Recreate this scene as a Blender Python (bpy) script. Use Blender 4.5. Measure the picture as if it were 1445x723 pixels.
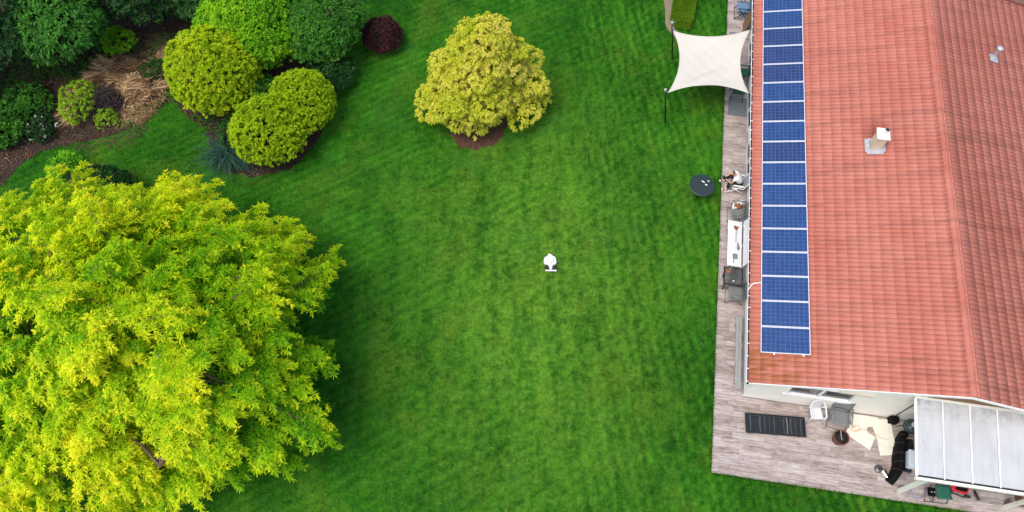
import bpy, math, random
import numpy as np
from mathutils import Matrix, Vector, Euler

for o in list(bpy.data.objects): bpy.data.objects.remove(o)
scene = bpy.context.scene
COL = scene.collection
R = math.radians
rng = np.random.default_rng(11)
random.seed(5)

# ------------------------------------------------------------------ camera, sky, sun, exposure
cam_d = bpy.data.cameras.new('camera'); cam = bpy.data.objects.new('camera', cam_d); COL.objects.link(cam)
cam_d.sensor_width = 36.0; cam_d.lens = 1100.8 / 1445 * 36; cam_d.clip_start = 0.5; cam_d.clip_end = 900
TILT, ROLL = R(26.874), R(0.668)
fw = Vector((0, math.sin(TILT), -math.cos(TILT))); up = Vector((0, math.cos(TILT), math.sin(TILT))); rt = Vector((1, 0, 0))
r2 = rt * math.cos(ROLL) + up * math.sin(ROLL); u2 = -rt * math.sin(ROLL) + up * math.cos(ROLL)
m3 = Matrix((r2, u2, -fw)).transposed().to_4x4(); m3.translation = Vector((0, 0, 28.7245))
cam.matrix_world = m3
scene.camera = cam

SUN_AZ, SUN_EL = (-0.78, -0.62), R(66)
world = bpy.data.worlds.new('World'); scene.world = world; world.use_nodes = True
wn = world.node_tree; wn.nodes.clear()
sky = wn.nodes.new('ShaderNodeTexSky'); sky.sky_type = 'NISHITA'; sky.sun_disc = False
sky.sun_elevation = SUN_EL; sky.sun_rotation = math.atan2(SUN_AZ[0], SUN_AZ[1]) % (2 * math.pi)
sky.air_density = 1.0; sky.dust_density = 3.5; sky.ozone_density = 0.6
bg = wn.nodes.new('ShaderNodeBackground'); bg.inputs['Strength'].default_value = 0.15
wo = wn.nodes.new('ShaderNodeOutputWorld')
wn.links.new(sky.outputs[0], bg.inputs[0]); wn.links.new(bg.outputs[0], wo.inputs[0])
sun_d = bpy.data.lights.new('sun', 'SUN'); sun_d.energy = 1.15; sun_d.angle = R(34); sun_d.color = (1.0, 0.95, 0.86)
sun = bpy.data.objects.new('sun', sun_d); COL.objects.link(sun)
sd = Vector((SUN_AZ[0], SUN_AZ[1], 0)).normalized() * math.cos(SUN_EL) + Vector((0, 0, math.sin(SUN_EL)))
sun.rotation_euler = sd.to_track_quat('Z', 'Y').to_euler(); sun.location = sd * 60
scene.view_settings.view_transform = 'Standard'; scene.view_settings.look = 'None'
scene.view_settings.gamma = 1.0; scene.view_settings.use_curve_mapping = False
scene.view_settings.exposure = 0.78
scene.render.engine = 'CYCLES'

# ------------------------------------------------------------------ helpers
def s(r, g, b):
    f = lambda c: (c / 255 / 12.92) if c / 255 <= 0.04045 else ((c / 255 + 0.055) / 1.055) ** 2.4
    return (f(r), f(g), f(b), 1.0)

def tag(o, label=None, cat=None, group=None, kind=None):
    if label: o['label'] = label
    if cat: o['category'] = cat
    if group: o['group'] = group
    if kind: o['kind'] = kind
    return o

def empty(name, loc=(0, 0, 0), rz=0, label=None, cat=None, group=None):
    o = bpy.data.objects.new(name, None); COL.objects.link(o)
    o.location = loc; o.rotation_euler = (0, 0, rz); o.empty_display_size = 0.2
    return tag(o, label, cat, group)

def link(name, me, mat=None, parent=None, loc=None, rot=None):
    o = bpy.data.objects.new(name, me); COL.objects.link(o)
    if mat and not me.materials: me.materials.append(mat)
    if parent: o.parent = parent
    if loc is not None: o.location = loc
    if rot is not None: o.rotation_euler = rot
    return o

class MB:
    def __init__(self): self.v = []; self.f = []
    def add(self, vs, fs):
        n = len(self.v); self.v += [tuple(p) for p in vs]; self.f += [tuple(i + n for i in f) for f in fs]; return self
    def box(self, c, sz, rot=None):
        c = Vector(c); h = Vector(sz) / 2; vs = []
        for x, y, z in ((-1,-1,-1),(1,-1,-1),(1,1,-1),(-1,1,-1),(-1,-1,1),(1,-1,1),(1,1,1),(-1,1,1)):
            p = Vector((x * h.x, y * h.y, z * h.z))
            if rot: p = Euler(rot).to_matrix() @ p
            vs.append(c + p)
        return self.add(vs, [(0,3,2,1),(4,5,6,7),(0,1,5,4),(1,2,6,5),(2,3,7,6),(3,0,4,7)])
    def bar(self, p, q, w, h, upv=(0, 0, 1)):
        p, q = Vector(p), Vector(q); d = (q - p).normalized(); u = Vector(upv)
        if abs(d.dot(u)) > 0.98: u = Vector((0, 1, 0))
        sx = d.cross(u).normalized(); n = sx.cross(d).normalized(); vs = []
        for b in (p, q):
            for i, j in ((-1,-1),(1,-1),(1,1),(-1,1)): vs.append(b + sx * i * w / 2 + n * j * h / 2)
        return self.add(vs, [(0,1,2,3),(7,6,5,4),(0,4,5,1),(1,5,6,2),(2,6,7,3),(3,7,4,0)])
    def tube(self, pts, r, seg=8, closed=False):
        pts = [Vector(p) for p in pts]; n = len(pts); rr = r if hasattr(r, '__len__') else [r] * n
        vs = []; ref = None
        for i, p in enumerate(pts):
            if closed: d = pts[(i + 1) % n] - pts[i - 1]
            else: d = pts[min(i + 1, n - 1)] - pts[max(i - 1, 0)]
            d.normalize()
            if ref is None:
                ref = Vector((0, 0, 1)) if abs(d.z) < 0.9 else Vector((1, 0, 0))
            a = d.cross(ref)
            if a.length < 1e-4: a = d.cross(Vector((0.3, 1, 0.2)))
            a.normalize(); b = d.cross(a).normalized(); ref = (a.cross(d)).normalized()
            for k in range(seg):
                t = 2 * math.pi * k / seg; vs.append(p + (a * math.cos(t) + b * math.sin(t)) * rr[i])
        fs = []
        for i in range(n if closed else n - 1):
            j = (i + 1) % n
            for k in range(seg):
                l = (k + 1) % seg; fs.append((i*seg+k, i*seg+l, j*seg+l, j*seg+k))
        if not closed: fs += [tuple(reversed(range(seg))), tuple((n-1)*seg + k for k in range(seg))]
        return self.add(vs, fs)
    def lathe(self, prof, c=(0, 0, 0), seg=20, sx=1, sy=1):
        vs = []
        for r, z in prof:
            for k in range(seg):
                t = 2 * math.pi * k / seg; vs.append((c[0] + r * sx * math.cos(t), c[1] + r * sy * math.sin(t), c[2] + z))
        n = len(prof); fs = [(i*seg+k, i*seg+(k+1)%seg, (i+1)*seg+(k+1)%seg, (i+1)*seg+k) for i in range(n-1) for k in range(seg)]
        fs += [tuple(reversed(range(seg))), tuple((n-1)*seg + k for k in range(seg))]
        return self.add(vs, fs)
    def prism(self, poly, z0, z1, top=1.0):
        n = len(poly); cx = sum(p[0] for p in poly) / n; cy = sum(p[1] for p in poly) / n
        vs = [(x, y, z0) for x, y in poly] + [(cx + (x - cx) * top, cy + (y - cy) * top, z1) for x, y in poly]
        fs = [tuple(reversed(range(n))), tuple(range(n, 2*n))] + [(i, (i+1)%n, n+(i+1)%n, n+i) for i in range(n)]
        return self.add(vs, fs)
    def xz(self, poly, y0, y1):
        n = len(poly)
        vs = [(x, y0, z) for x, z in poly] + [(x, y1, z) for x, z in poly]
        return self.add(vs, [tuple(range(n)), tuple(reversed(range(n, 2*n)))] + [(i, n+i, n+(i+1)%n, (i+1)%n) for i in range(n)])
    def grid(self, fn, nu, nv):
        vs = [fn(i / nu, j / nv) for i in range(nu + 1) for j in range(nv + 1)]
        return self.add(vs, [(i*(nv+1)+j, (i+1)*(nv+1)+j, (i+1)*(nv+1)+j+1, i*(nv+1)+j+1) for i in range(nu) for j in range(nv)])
    def build(self, name, mat, parent=None, loc=None, rot=None, bevel=0, smooth=False, solid=0, subsurf=0):
        me = bpy.data.meshes.new(name); me.from_pydata(self.v, [], self.f); me.update()
        if smooth: me.polygons.foreach_set('use_smooth', [True] * len(me.polygons))
        o = link(name, me, mat, parent, loc, rot)
        if solid:
            m = o.modifiers.new('solid', 'SOLIDIFY'); m.thickness = solid; m.offset = 0
        if bevel:
            m = o.modifiers.new('bevel', 'BEVEL'); m.width = bevel; m.segments = 2; m.limit_method = 'ANGLE'; m.angle_limit = R(40)
        if subsurf:
            m = o.modifiers.new('sub', 'SUBSURF'); m.levels = subsurf; m.render_levels = subsurf
        return o

# house frame: b runs east from the eave, a runs north from the gable
YAW = R(7.983); HX, HY = 8.3161, 8.4258
def hw(b, a, z=0.0):
    return (HX + a * math.sin(YAW) + b * math.cos(YAW), HY + a * math.cos(YAW) - b * math.sin(YAW), z)

# ------------------------------------------------------------------ materials
class NT:
    def __init__(self, name):
        self.m = bpy.data.materials.new(name); self.m.use_nodes = True; self.t = self.m.node_tree
        self.b = self.t.nodes['Principled BSDF']; self.out = self.t.nodes['Material Output']
        self.tc = self.t.nodes.new('ShaderNodeTexCoord')
    def n(self, ty, **kw):
        x = self.t.nodes.new(ty)
        for k, v in kw.items(): setattr(x, k, v)
        return x
    def l(self, a, b): self.t.links.new(a, b)
    def val(self, sock, v):
        if hasattr(v, 'is_linked') or isinstance(v, bpy.types.NodeSocket): self.l(v, sock)
        else: sock.default_value = v
    def math(self, op, a, b=0.0, c=None, clamp=False):
        x = self.n('ShaderNodeMath', operation=op, use_clamp=clamp); self.val(x.inputs[0], a); self.val(x.inputs[1], b)
        if c is not None: self.val(x.inputs[2], c)
        return x.outputs[0]
    def mix(self, f, a, b, mode='MIX'):
        x = self.n('ShaderNodeMix', data_type='RGBA', blend_type=mode)
        self.val(x.inputs[0], f); self.val(x.inputs[6], a); self.val(x.inputs[7], b); return x.outputs[2]
    def coords(self, scale=(1, 1, 1), rot=(0, 0, 0), src='Object'):
        x = self.n('ShaderNodeMapping'); x.inputs['Scale'].default_value = scale; x.inputs['Rotation'].default_value = rot
        self.l(self.tc.outputs[src], x.inputs[0]); return x.outputs[0]
    def noise(self, vec, scale, detail=4, rough=0.55, dist=0.0):
        x = self.n('ShaderNodeTexNoise'); self.l(vec, x.inputs['Vector']); x.inputs['Scale'].default_value = scale
        x.inputs['Detail'].default_value = detail; x.inputs['Roughness'].default_value = rough; x.inputs['Distortion'].default_value = dist
        return x.outputs['Fac']
    def ramp(self, f, stops):
        x = self.n('ShaderNodeValToRGB'); e = x.color_ramp.elements
        while len(e) < len(stops): e.new(0.5)
        for i, (p, c) in enumerate(stops): e[i].position = p; e[i].color = c if hasattr(c, '__len__') else (c, c, c, 1)
        self.l(f, x.inputs[0]); return x.outputs[0]
    def rng(self, f, a, b, c, d):
        x = self.n('ShaderNodeMapRange'); self.val(x.inputs[0], f)
        for i, v in enumerate((a, b, c, d)): x.inputs[i + 1].default_value = v
        return x.outputs[0]
    def bump(self, h, strength, dist):
        x = self.n('ShaderNodeBump'); x.inputs['Strength'].default_value = strength; x.inputs['Distance'].default_value = dist
        self.l(h, x.inputs['Height']); self.l(x.outputs[0], self.b.inputs['Normal'])
    def rand(self):
        a = self.n('ShaderNodeObjectInfo').outputs['Random']; g = self.n('ShaderNodeNewGeometry').outputs['Random Per Island']
        return self.math('FRACT', self.math('ADD', a, g))

def mul(c, k): return (c[0] * k, c[1] * k, c[2] * k, 1)

def M(name, col, rough=0.6, var=0.22, scale=6.0, bump=0.0, metal=0.0, spec=0.5, stretch=(1, 1, 1)):
    t = NT(name); v = t.coords(stretch)
    n = t.noise(v, scale, 5, 0.6); n2 = t.noise(v, scale * 7, 3, 0.6)
    f = t.math('ADD', t.math('MULTIPLY', n, 0.7), t.math('MULTIPLY', n2, 0.3))
    c = t.ramp(f, [(0.3, mul(col, 1 - var)), (0.7, mul(col, 1 + var * 0.6))])
    t.l(c, t.b.inputs['Base Color'])
    t.l(t.rng(n2, 0.3, 0.7, max(rough - 0.1, 0.03), min(rough + 0.12, 1)), t.b.inputs['Roughness'])
    t.b.inputs['Metallic'].default_value = metal; t.b.inputs['Specular IOR Level'].default_value = spec
    if bump: t.bump(n2, 0.6, bump)
    return t.m

def leaf_mat(name, stops, transl=0.35, rough=0.6, spec=0.10):
    t = NT(name)
    at = t.n('ShaderNodeAttribute', attribute_name='tone').outputs['Fac']
    rp = t.n('ShaderNodeNewGeometry').outputs['Random Per Island']
    f = t.math('ADD', at, t.math('MULTIPLY', t.math('SUBTRACT', rp, 0.5), 0.22), clamp=True)
    c = t.ramp(f, stops)
    t.l(c, t.b.inputs['Base Color']); t.b.inputs['Roughness'].default_value = rough
    t.b.inputs['Specular IOR Level'].default_value = spec
    tr = t.n('ShaderNodeBsdfTranslucent'); t.l(c, tr.inputs[0])
    mx = t.n('ShaderNodeMixShader'); mx.inputs[0].default_value = transl
    t.l(t.b.outputs[0], mx.inputs[1]); t.l(tr.outputs[0], mx.inputs[2]); t.l(mx.outputs[0], t.out.inputs['Surface'])
    return t.m

def lawn_mat(name, blades=False):
    t = NT(name); v = t.coords()
    big = t.noise(v, 0.16, 3, 0.5, 0.3); mid = t.noise(v, 0.9, 4, 0.6, 0.4); fine = t.noise(v, 7.0, 5, 0.7); tiny = t.noise(v, 34.0, 3, 0.7)
    # two mowing directions, wandering a little
    def stripes(rot, sc):
        w = t.n('ShaderNodeTexWave', wave_type='BANDS', bands_direction='X', wave_profile='SIN')
        t.l(t.coords(rot=(0, 0, rot)), w.inputs['Vector']); w.inputs['Scale'].default_value = sc
        w.inputs['Distortion'].default_value = 2.6; w.inputs['Detail'].default_value = 2; w.inputs['Detail Scale'].default_value = 0.6
        return w.outputs['Fac']
    sx = t.n('ShaderNodeSeparateXYZ'); t.l(v, sx.inputs[0])
    right = t.rng(t.math('ADD', sx.outputs[0], t.math('MULTIPLY', big, 5.0)), 2.5, 6.5, 0, 1)
    st = t.math('ADD', t.math('MULTIPLY', t.math('ADD', t.math('MULTIPLY', stripes(R(-9), 0.80), 0.62), t.math('MULTIPLY', stripes(R(48), 0.9), 0.38)), right), t.math('MULTIPLY', stripes(R(60), 0.8), t.math('SUBTRACT', 1.0, right)))
    f = t.math('ADD', t.math('ADD', t.math('MULTIPLY', big, 0.34), t.math('MULTIPLY', mid, 0.30)), t.math('MULTIPLY', fine, 0.36))
    f = t.math('ADD', f, t.math('MULTIPLY', t.math('SUBTRACT', st, 0.5), t.math('MULTIPLY', t.rng(t.noise(v, 0.45, 3, 0.6), 0.38, 0.62, 0.25, 1.0), t.rng(right, 0, 1, 0.08, 0.17))))
    clump = t.noise(v, 2.6, 3, 0.6, 0.2); f = t.math('ADD', f, t.math('MULTIPLY', t.math('SUBTRACT', clump, 0.5), 0.27))
    brush_ = t.noise(t.coords((1.0, 0.16, 1), (0, 0, R(-62))), 1.5, 4, 0.65, 0.25); f = t.math('ADD', f, t.math('MULTIPLY', t.math('SUBTRACT', brush_, 0.5), 0.18))
    nap = t.noise(t.coords((1.0, 0.28, 1), (0, 0, R(8))), 5.0, 3, 0.6); f = t.math('ADD', f, t.math('MULTIPLY', t.math('SUBTRACT', nap, 0.5), t.math('MULTIPLY', right, 0.30)))
    f = t.math('ADD', f, t.math('MULTIPLY', t.math('SUBTRACT', tiny, 0.5), 0.42))
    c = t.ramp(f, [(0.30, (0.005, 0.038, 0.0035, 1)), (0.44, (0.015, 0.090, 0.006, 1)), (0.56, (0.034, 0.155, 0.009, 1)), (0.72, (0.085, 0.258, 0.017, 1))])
    # clover and worn yellowish patches
    wear = t.math('MULTIPLY', t.rng(t.noise(v, 0.35, 5, 0.65, 0.6), 0.50, 0.70, 0, 1), t.rng(fine, 0.38, 0.62, 0.1, 0.6))
    # worn middle of the lawn, painted paler also so the edges read as shaded
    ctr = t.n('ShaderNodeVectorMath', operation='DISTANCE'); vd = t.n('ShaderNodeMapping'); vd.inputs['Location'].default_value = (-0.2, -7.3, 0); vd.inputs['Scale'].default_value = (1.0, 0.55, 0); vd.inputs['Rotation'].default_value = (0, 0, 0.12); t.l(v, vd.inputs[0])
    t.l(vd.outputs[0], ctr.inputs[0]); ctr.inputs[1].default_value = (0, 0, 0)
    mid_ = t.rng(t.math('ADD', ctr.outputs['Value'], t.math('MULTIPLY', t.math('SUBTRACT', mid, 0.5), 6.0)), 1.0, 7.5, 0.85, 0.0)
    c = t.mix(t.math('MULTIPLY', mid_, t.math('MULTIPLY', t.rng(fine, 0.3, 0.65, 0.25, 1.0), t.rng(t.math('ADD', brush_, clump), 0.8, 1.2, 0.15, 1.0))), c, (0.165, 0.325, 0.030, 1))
    c = t.mix(wear, c, (0.125, 0.190, 0.018, 1))
    blue = t.math('MULTIPLY', t.rng(t.noise(t.coords(rot=(0, 0, 1.0)), 0.5, 4, 0.6, 0.4), 0.56, 0.74, 0, 1), 0.45)
    c = t.mix(blue, c, (0.030, 0.130, 0.020, 1))
    if blades:
        rp = t.n('ShaderNodeNewGeometry').outputs['Random Per Island']
        c = t.mix(t.math('MULTIPLY', t.math('GREATER_THAN', rp, 0.93), 0.55), c, (0.16, 0.19, 0.03, 1))
        hs = t.n('ShaderNodeHueSaturation'); t.l(c, hs.inputs['Color']); t.l(t.rng(rp, 0, 1, 0.75, 1.45), hs.inputs['Value']); c = hs.outputs[0]
    else: t.bump(t.math('ADD', fine, tiny), 0.8, 0.05)
    t.l(c, t.b.inputs['Base Color']); t.b.inputs['Roughness'].default_value = 0.85; t.b.inputs['Specular IOR Level'].default_value = 0.04
    return t.m

def plank_mat():
    t = NT('weathered wood effect planks'); r = t.rand()
    cx = t.n('ShaderNodeCombineXYZ'); t.l(t.math('MULTIPLY', r, 37.0), cx.inputs[1]); t.l(t.math('MULTIPLY', r, 91.0), cx.inputs[0])
    va = t.n('ShaderNodeVectorMath', operation='ADD'); t.l(t.coords(), va.inputs[0]); t.l(cx.outputs[0], va.inputs[1])
    mp = t.n('ShaderNodeMapping'); mp.inputs['Scale'].default_value = (0.9, 7.0, 3.0); t.l(va.outputs[0], mp.inputs[0])
    g = t.noise(mp.outputs[0], 2.4, 6, 0.68, 0.5); g2 = t.noise(mp.outputs[0], 9, 4, 0.7)
    knots = t.noise(va.outputs[0], 2.6, 3, 0.5)
    f = t.math('ADD', t.math('ADD', t.math('MULTIPLY', g, 0.62), t.math('MULTIPLY', g2, 0.28)), t.math('MULTIPLY', r, 0.12))
    c = t.ramp(f, [(0.33, s(90, 78, 73)), (0.45, s(139, 126, 120)), (0.56, s(168, 157, 152)), (0.72, s(192, 184, 180))])
    c = t.mix(t.rng(knots, 0.60, 0.78, 0, 0.75), c, s(120, 98, 86))
    c = t.mix(t.rng(t.noise(t.coords(src='Object'), 0.55, 4, 0.6), 0.5, 0.75, 0, 0.30), c, s(150, 128, 108))
    t.l(c, t.b.inputs['Base Color']); t.l(t.rng(g2, 0.3, 0.7, 0.42, 0.7), t.b.inputs['Roughness'])
    t.bump(g, 0.35, 0.006); return t.m

def tile_mat(name='red glazed roof tiles'):
    t = NT(name); r = t.rand()
    geo = t.n('ShaderNodeNewGeometry').outputs['Position']
    def pv(scale, rot=(0, 0, R(7.98))):
        x = t.n('ShaderNodeMapping'); x.inputs['Scale'].default_value = scale; x.inputs['Rotation'].default_value = rot; t.l(geo, x.inputs[0]); return x.outputs[0]
    soot = t.noise(pv((0.22, 2.6, 0.3)), 1.0, 5, 0.65, 0.3); patch = t.noise(pv((1, 1, 1)), 0.45, 5, 0.62); grit = t.noise(pv((1, 1, 1)), 26, 3, 0.7)
    base = t.ramp(t.math('ADD', t.math('MULTIPLY', patch, 0.86), t.math('MULTIPLY', r, 0.14)), [(0.3, (0.385, 0.116, 0.080, 1)), (0.7, (0.46, 0.170, 0.124, 1))])
    c = t.mix(t.rng(soot, 0.50, 0.74, 0, 0.62), base, (0.20, 0.078, 0.060, 1))
    c = t.mix(t.rng(grit, 0.60, 0.80, 0, 0.35), c, (0.20, 0.08, 0.06, 1))
    # ochre lichen and rust runs down at the eave corner
    tc = t.n('ShaderNodeVectorMath', operation='DISTANCE'); t.l(geo, tc.inputs[0]); tc.inputs[1].default_value = (8.95, 9.0, 2.7)
    lich = t.math('MULTIPLY', t.rng(tc.outputs['Value'], 0.5, 2.1, 1, 0), t.rng(t.noise(pv((0.6, 3.2, 1)), 1.6, 4, 0.65), 0.42, 0.62, 0, 0.85))
    c = t.mix(lich, c, (0.24, 0.085, 0.016, 1))
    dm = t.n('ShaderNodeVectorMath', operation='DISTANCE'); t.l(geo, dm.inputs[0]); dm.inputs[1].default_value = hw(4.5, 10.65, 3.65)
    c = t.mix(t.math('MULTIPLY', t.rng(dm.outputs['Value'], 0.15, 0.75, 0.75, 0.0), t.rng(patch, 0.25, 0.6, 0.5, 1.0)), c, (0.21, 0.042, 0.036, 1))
    t.l(c, t.b.inputs['Base Color']); t.l(t.rng(grit, 0.3, 0.7, 0.5, 0.68), t.b.inputs['Roughness']); t.b.inputs['Specular IOR Level'].default_value = 0.22
    t.bump(grit, 0.25, 0.004); return t.m

def cell_mat(name, c0, c1):
    t = NT(name); r = t.rand(); v = t.coords()
    vo = t.n('ShaderNodeTexVoronoi'); t.l(v, vo.inputs['Vector']); vo.inputs['Scale'].default_value = 30
    sp = t.n('ShaderNodeSeparateColor'); t.l(vo.outputs['Color'], sp.inputs[0])
    f = t.math('ADD', t.math('MULTIPLY', r, 0.55), t.math('MULTIPLY', sp.outputs[0], 0.45))
    t.l(t.mix(f, c0, c1), t.b.inputs['Base Color']); t.b.inputs['Roughness'].default_value = 0.22
    t.b.inputs['Coat Weight'].default_value = 0.25; t.b.inputs['Coat Roughness'].default_value = 0.08; return t.m

def glass_mat(name, col, rough=0.05):
    t = NT(name); t.b.inputs['Base Color'].default_value = col; t.b.inputs['Roughness'].default_value = rough
    t.b.inputs['Specular IOR Level'].default_value = 0.8
    t.l(t.ramp(t.noise(t.coords(), 2.2, 4), [(0.35, mul(col, 0.5)), (0.7, mul(col, 1.6))]), t.b.inputs['Base Color']); return t.m

def canopy_mat():
    t = NT('weathered pale canopy sheet'); v = t.coords()
    streak = t.noise(t.coords((5.0, 0.6, 1)), 1.2, 5, 0.65, 0.3); cloud = t.noise(v, 1.3, 5, 0.6); speck = t.noise(v, 16.0, 2, 0.5)
    c = t.ramp(t.math('ADD', t.math('MULTIPLY', streak, 0.5), t.math('MULTIPLY', cloud, 0.5)), [(0.34, s(166, 167, 166)), (0.5, s(175, 177, 178)), (0.66, s(182, 185, 188))])
    c = t.mix(t.rng(speck, 0.73, 0.79, 0, 0.8), c, s(84, 82, 78))
    sy = t.n('ShaderNodeSeparateXYZ'); t.l(v, sy.inputs[0])
    c = t.mix(t.math('MULTIPLY', t.rng(sy.outputs[1], -0.5, 0.3, 0, 0.6), t.rng(t.noise(v, 4.0, 5, 0.7), 0.45, 0.65, 0, 1)), c, s(112, 106, 96))  # wall end darkened in the colour, blotchily, for the wall plate's shadow
    t.l(c, t.b.inputs['Base Color']); t.l(t.rng(cloud, 0.3, 0.7, 0.35, 0.6), t.b.inputs['Roughness']); return t.m

MT = dict(
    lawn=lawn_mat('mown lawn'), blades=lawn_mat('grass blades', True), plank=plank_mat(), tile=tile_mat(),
    cream=M('cream painted render', s(238, 233, 220), 0.75, 0.07, 1.6, 0.004), white=M('white painted timber', s(236, 236, 232), 0.5, 0.06, 3),
    offwhite=M('off white painted post', s(226, 226, 212), 0.55, 0.1, 3), beige=M('beige shutter box', s(214, 203, 186), 0.6, 0.08, 3),
    grout=M('grey mortar bed', s(120, 110, 104), 0.9, 0.2, 6), roofbase=M('dark roofing underlay', s(110, 48, 40), 0.9, 0.3, 4),
    gutter=M('dark brown gutter', s(48, 38, 36), 0.6, 0.3, 4), alu=M('anodised aluminium', s(214, 217, 222), 0.4, 0.06, 10, metal=0.15),
    zinc=M('dull zinc flashing', s(178, 182, 188), 0.45, 0.3, 9, 0.003, metal=0.3), steel=M('stainless steel', s(200, 200, 200), 0.2, 0.1, 8, metal=0.9),
    cell=cell_mat('blue solar cells', (0.008, 0.031, 0.118, 1), (0.017, 0.060, 0.185, 1)),
    celld=cell_mat('navy solar cells', (0.011, 0.024, 0.082, 1), (0.022, 0.044, 0.14, 1)),
    back=M('pale cell backing lines', s(72, 96, 150), 0.3, 0.1, 4), black=M('black powder coated metal', s(24, 25, 27), 0.5, 0.3, 8),
    blackpl=M('black plastic', s(11, 10, 11), 0.65, 0.4, 5, 0.003, spec=0.12), sail=M('ivory sail fabric', s(192, 187, 175), 0.8, 0.07, 1.2, 0.003),
    greymesh=M('grey mesh textile', s(112, 114, 113), 0.75, 0.18, 26, 0.002), greytube=M('grey tubular metal', s(120, 124, 126), 0.4, 0.15, 8, metal=0.3),
    chairgrey=M('light grey sling textile', s(150, 154, 160), 0.75, 0.12, 20), whitepl=M('white plastic', s(206, 206, 208), 0.4, 0.08, 4),
    benchw=M('white painted bench slats', s(218, 219, 221), 0.5, 0.07, 5, 0.002), green=M('dark green plastic', s(22, 84, 66), 0.5, 0.25, 5),
    greenfab=M('dark green canvas', s(24, 88, 72), 0.8, 0.3, 5, 0.004), mat=M('grey fibre door mat', s(108, 116, 120), 0.95, 0.25, 14, 0.006),
    oldwood=M('silver grey old timber', s(150, 150, 148), 0.8, 0.35, 5, 0.006, stretch=(6, 0.7, 4)), brownwood=M('brown timber', s(128, 92, 62), 0.7, 0.35, 5, 0.004, stretch=(5, 5, 0.8)),
    navy=M('black blue woven fabric', s(22, 26, 34), 0.8, 0.3, 14, 0.002), strap=M('faded grey strap', s(56, 61, 68), 0.6, 0.3, 9),
    terra=M('terracotta plastic', s(96, 56, 44), 0.65, 0.3, 6, 0.003), soil=M('dark potting soil', s(34, 27, 24), 0.95, 0.4, 16, 0.02),
    board=M('cream insulation board', s(212, 209, 196), 0.7, 0.09, 2.2, 0.002), foam=M('white foam box', s(224, 232, 240), 0.8, 0.06, 6),
    orange=M('orange cable', s(204, 140, 98), 0.5, 0.15, 8), blueh=M('blue hose', s(110, 132, 190), 0.45, 0.2, 8),
    red=M('red enamel', s(205, 26, 44), 0.3, 0.2, 3, spec=0.6), canopy=canopy_mat(),
    bark=M('grey brown bark', s(54, 45, 36), 0.9, 0.4, 5, 0.03, stretch=(3, 3, 0.6)), twig=M('dry twig', s(104, 84, 64), 0.85, 0.4, 7),
    darktwig=M('dark brushwood', s(62, 52, 50), 0.9, 0.5, 7), skin=M('skin', s(205, 150, 126), 0.55, 0.1, 10), hair=M('short dark hair', s(74, 62, 54), 0.7, 0.3, 30),
    shirt=M('white cotton shirt', s(226, 226, 230), 0.85, 0.06, 5, 0.006), trousers=M('dark trousers', s(38, 39, 44), 0.85, 0.3, 8, 0.006), shoe=M('black canvas shoe', s(32, 32, 34), 0.7, 0.2, 9),
    sole=M('white shoe rubber', s(222, 222, 220), 0.6, 0.1, 9), tableglass=M('dark green table mesh', s(34, 50, 48), 0.4, 0.3, 7), teal=M('teal grey pad', s(98, 124, 124), 0.7, 0.15, 8),
    brown=M('russet brown fibre', s(138, 82, 50), 0.8, 0.4, 12, 0.004), cloth=M('white cloth', s(228, 230, 232), 0.85, 0.12, 9, 0.006), bluegrey=M('blue grey fabric', s(92, 120, 146), 0.75, 0.15, 8),
    darkroof=M('brown roofing felt', s(112, 86, 76), 0.9, 0.35, 4, 0.006), tyre=M('black rubber', s(34, 34, 34), 0.8, 0.3, 9), chrome=M('polished steel', s(225, 225, 228), 0.12, 0.05, 6, metal=1.0),
    window=glass_mat('dark window glass', (0.018, 0.028, 0.026, 1)), smoked=glass_mat('smoked lid', (0.09, 0.09, 0.095, 1), 0.25), lid=M('dark teal kettle enamel', s(40, 62, 62), 0.3, 0.2, 6),
    earth=M('dark garden soil', s(42, 34, 27), 0.95, 0.45, 2.4, 0.05), mulch=M('reddish bark mulch', s(92, 62, 50), 0.95, 0.4, 12, 0.05), path=M('trodden earth', s(128, 116, 96), 0.95, 0.3, 6, 0.02),
    strawcore=M('matted straw', s(150, 118, 82), 0.9, 0.4, 9, 0.02),
    petal=M('white flower', s(176, 180, 172), 0.7, 0.06, 9), cardboard=M('cardboard', s(196, 172, 136), 0.85, 0.15, 6),
)
LITTER = leaf_mat('leaf litter', [(0.0, s(40, 30, 24)), (0.35, s(86, 60, 45)), (0.65, s(128, 92, 70)), (1.0, s(184, 154, 120))], 0.05, 0.85, 0.2)
STRAW = leaf_mat('dry reed straw', [(0.0, s(96, 72, 50)), (0.5, s(158, 128, 90)), (1.0, s(204, 176, 136))], 0.12, 0.8, 0.25)
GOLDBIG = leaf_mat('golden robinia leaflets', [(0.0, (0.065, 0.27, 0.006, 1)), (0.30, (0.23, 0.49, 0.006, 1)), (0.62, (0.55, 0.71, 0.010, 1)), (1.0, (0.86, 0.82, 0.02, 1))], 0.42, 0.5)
GOLDCONE = leaf_mat('golden feathery foliage', [(0.0, (0.22, 0.34, 0.012, 1)), (0.45, (0.53, 0.59, 0.03, 1)), (0.8, (0.72, 0.69, 0.09, 1)), (1.0, (0.78, 0.66, 0.19, 1))], 0.42, 0.55)
GOLDRND = leaf_mat('golden clipped foliage', [(0.0, (0.15, 0.35, 0.010, 1)), (0.45, (0.40, 0.60, 0.016, 1)), (0.8, (0.60, 0.73, 0.022, 1)), (1.0, (0.73, 0.79, 0.03, 1))], 0.42, 0.5)
FRESH = leaf_mat('fresh green leaves', [(0.0, (0.05, 0.22, 0.008, 1)), (0.5, (0.17, 0.47, 0.014, 1)), (1.0, (0.38, 0.66, 0.02, 1))], 0.33, 0.45)
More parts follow.
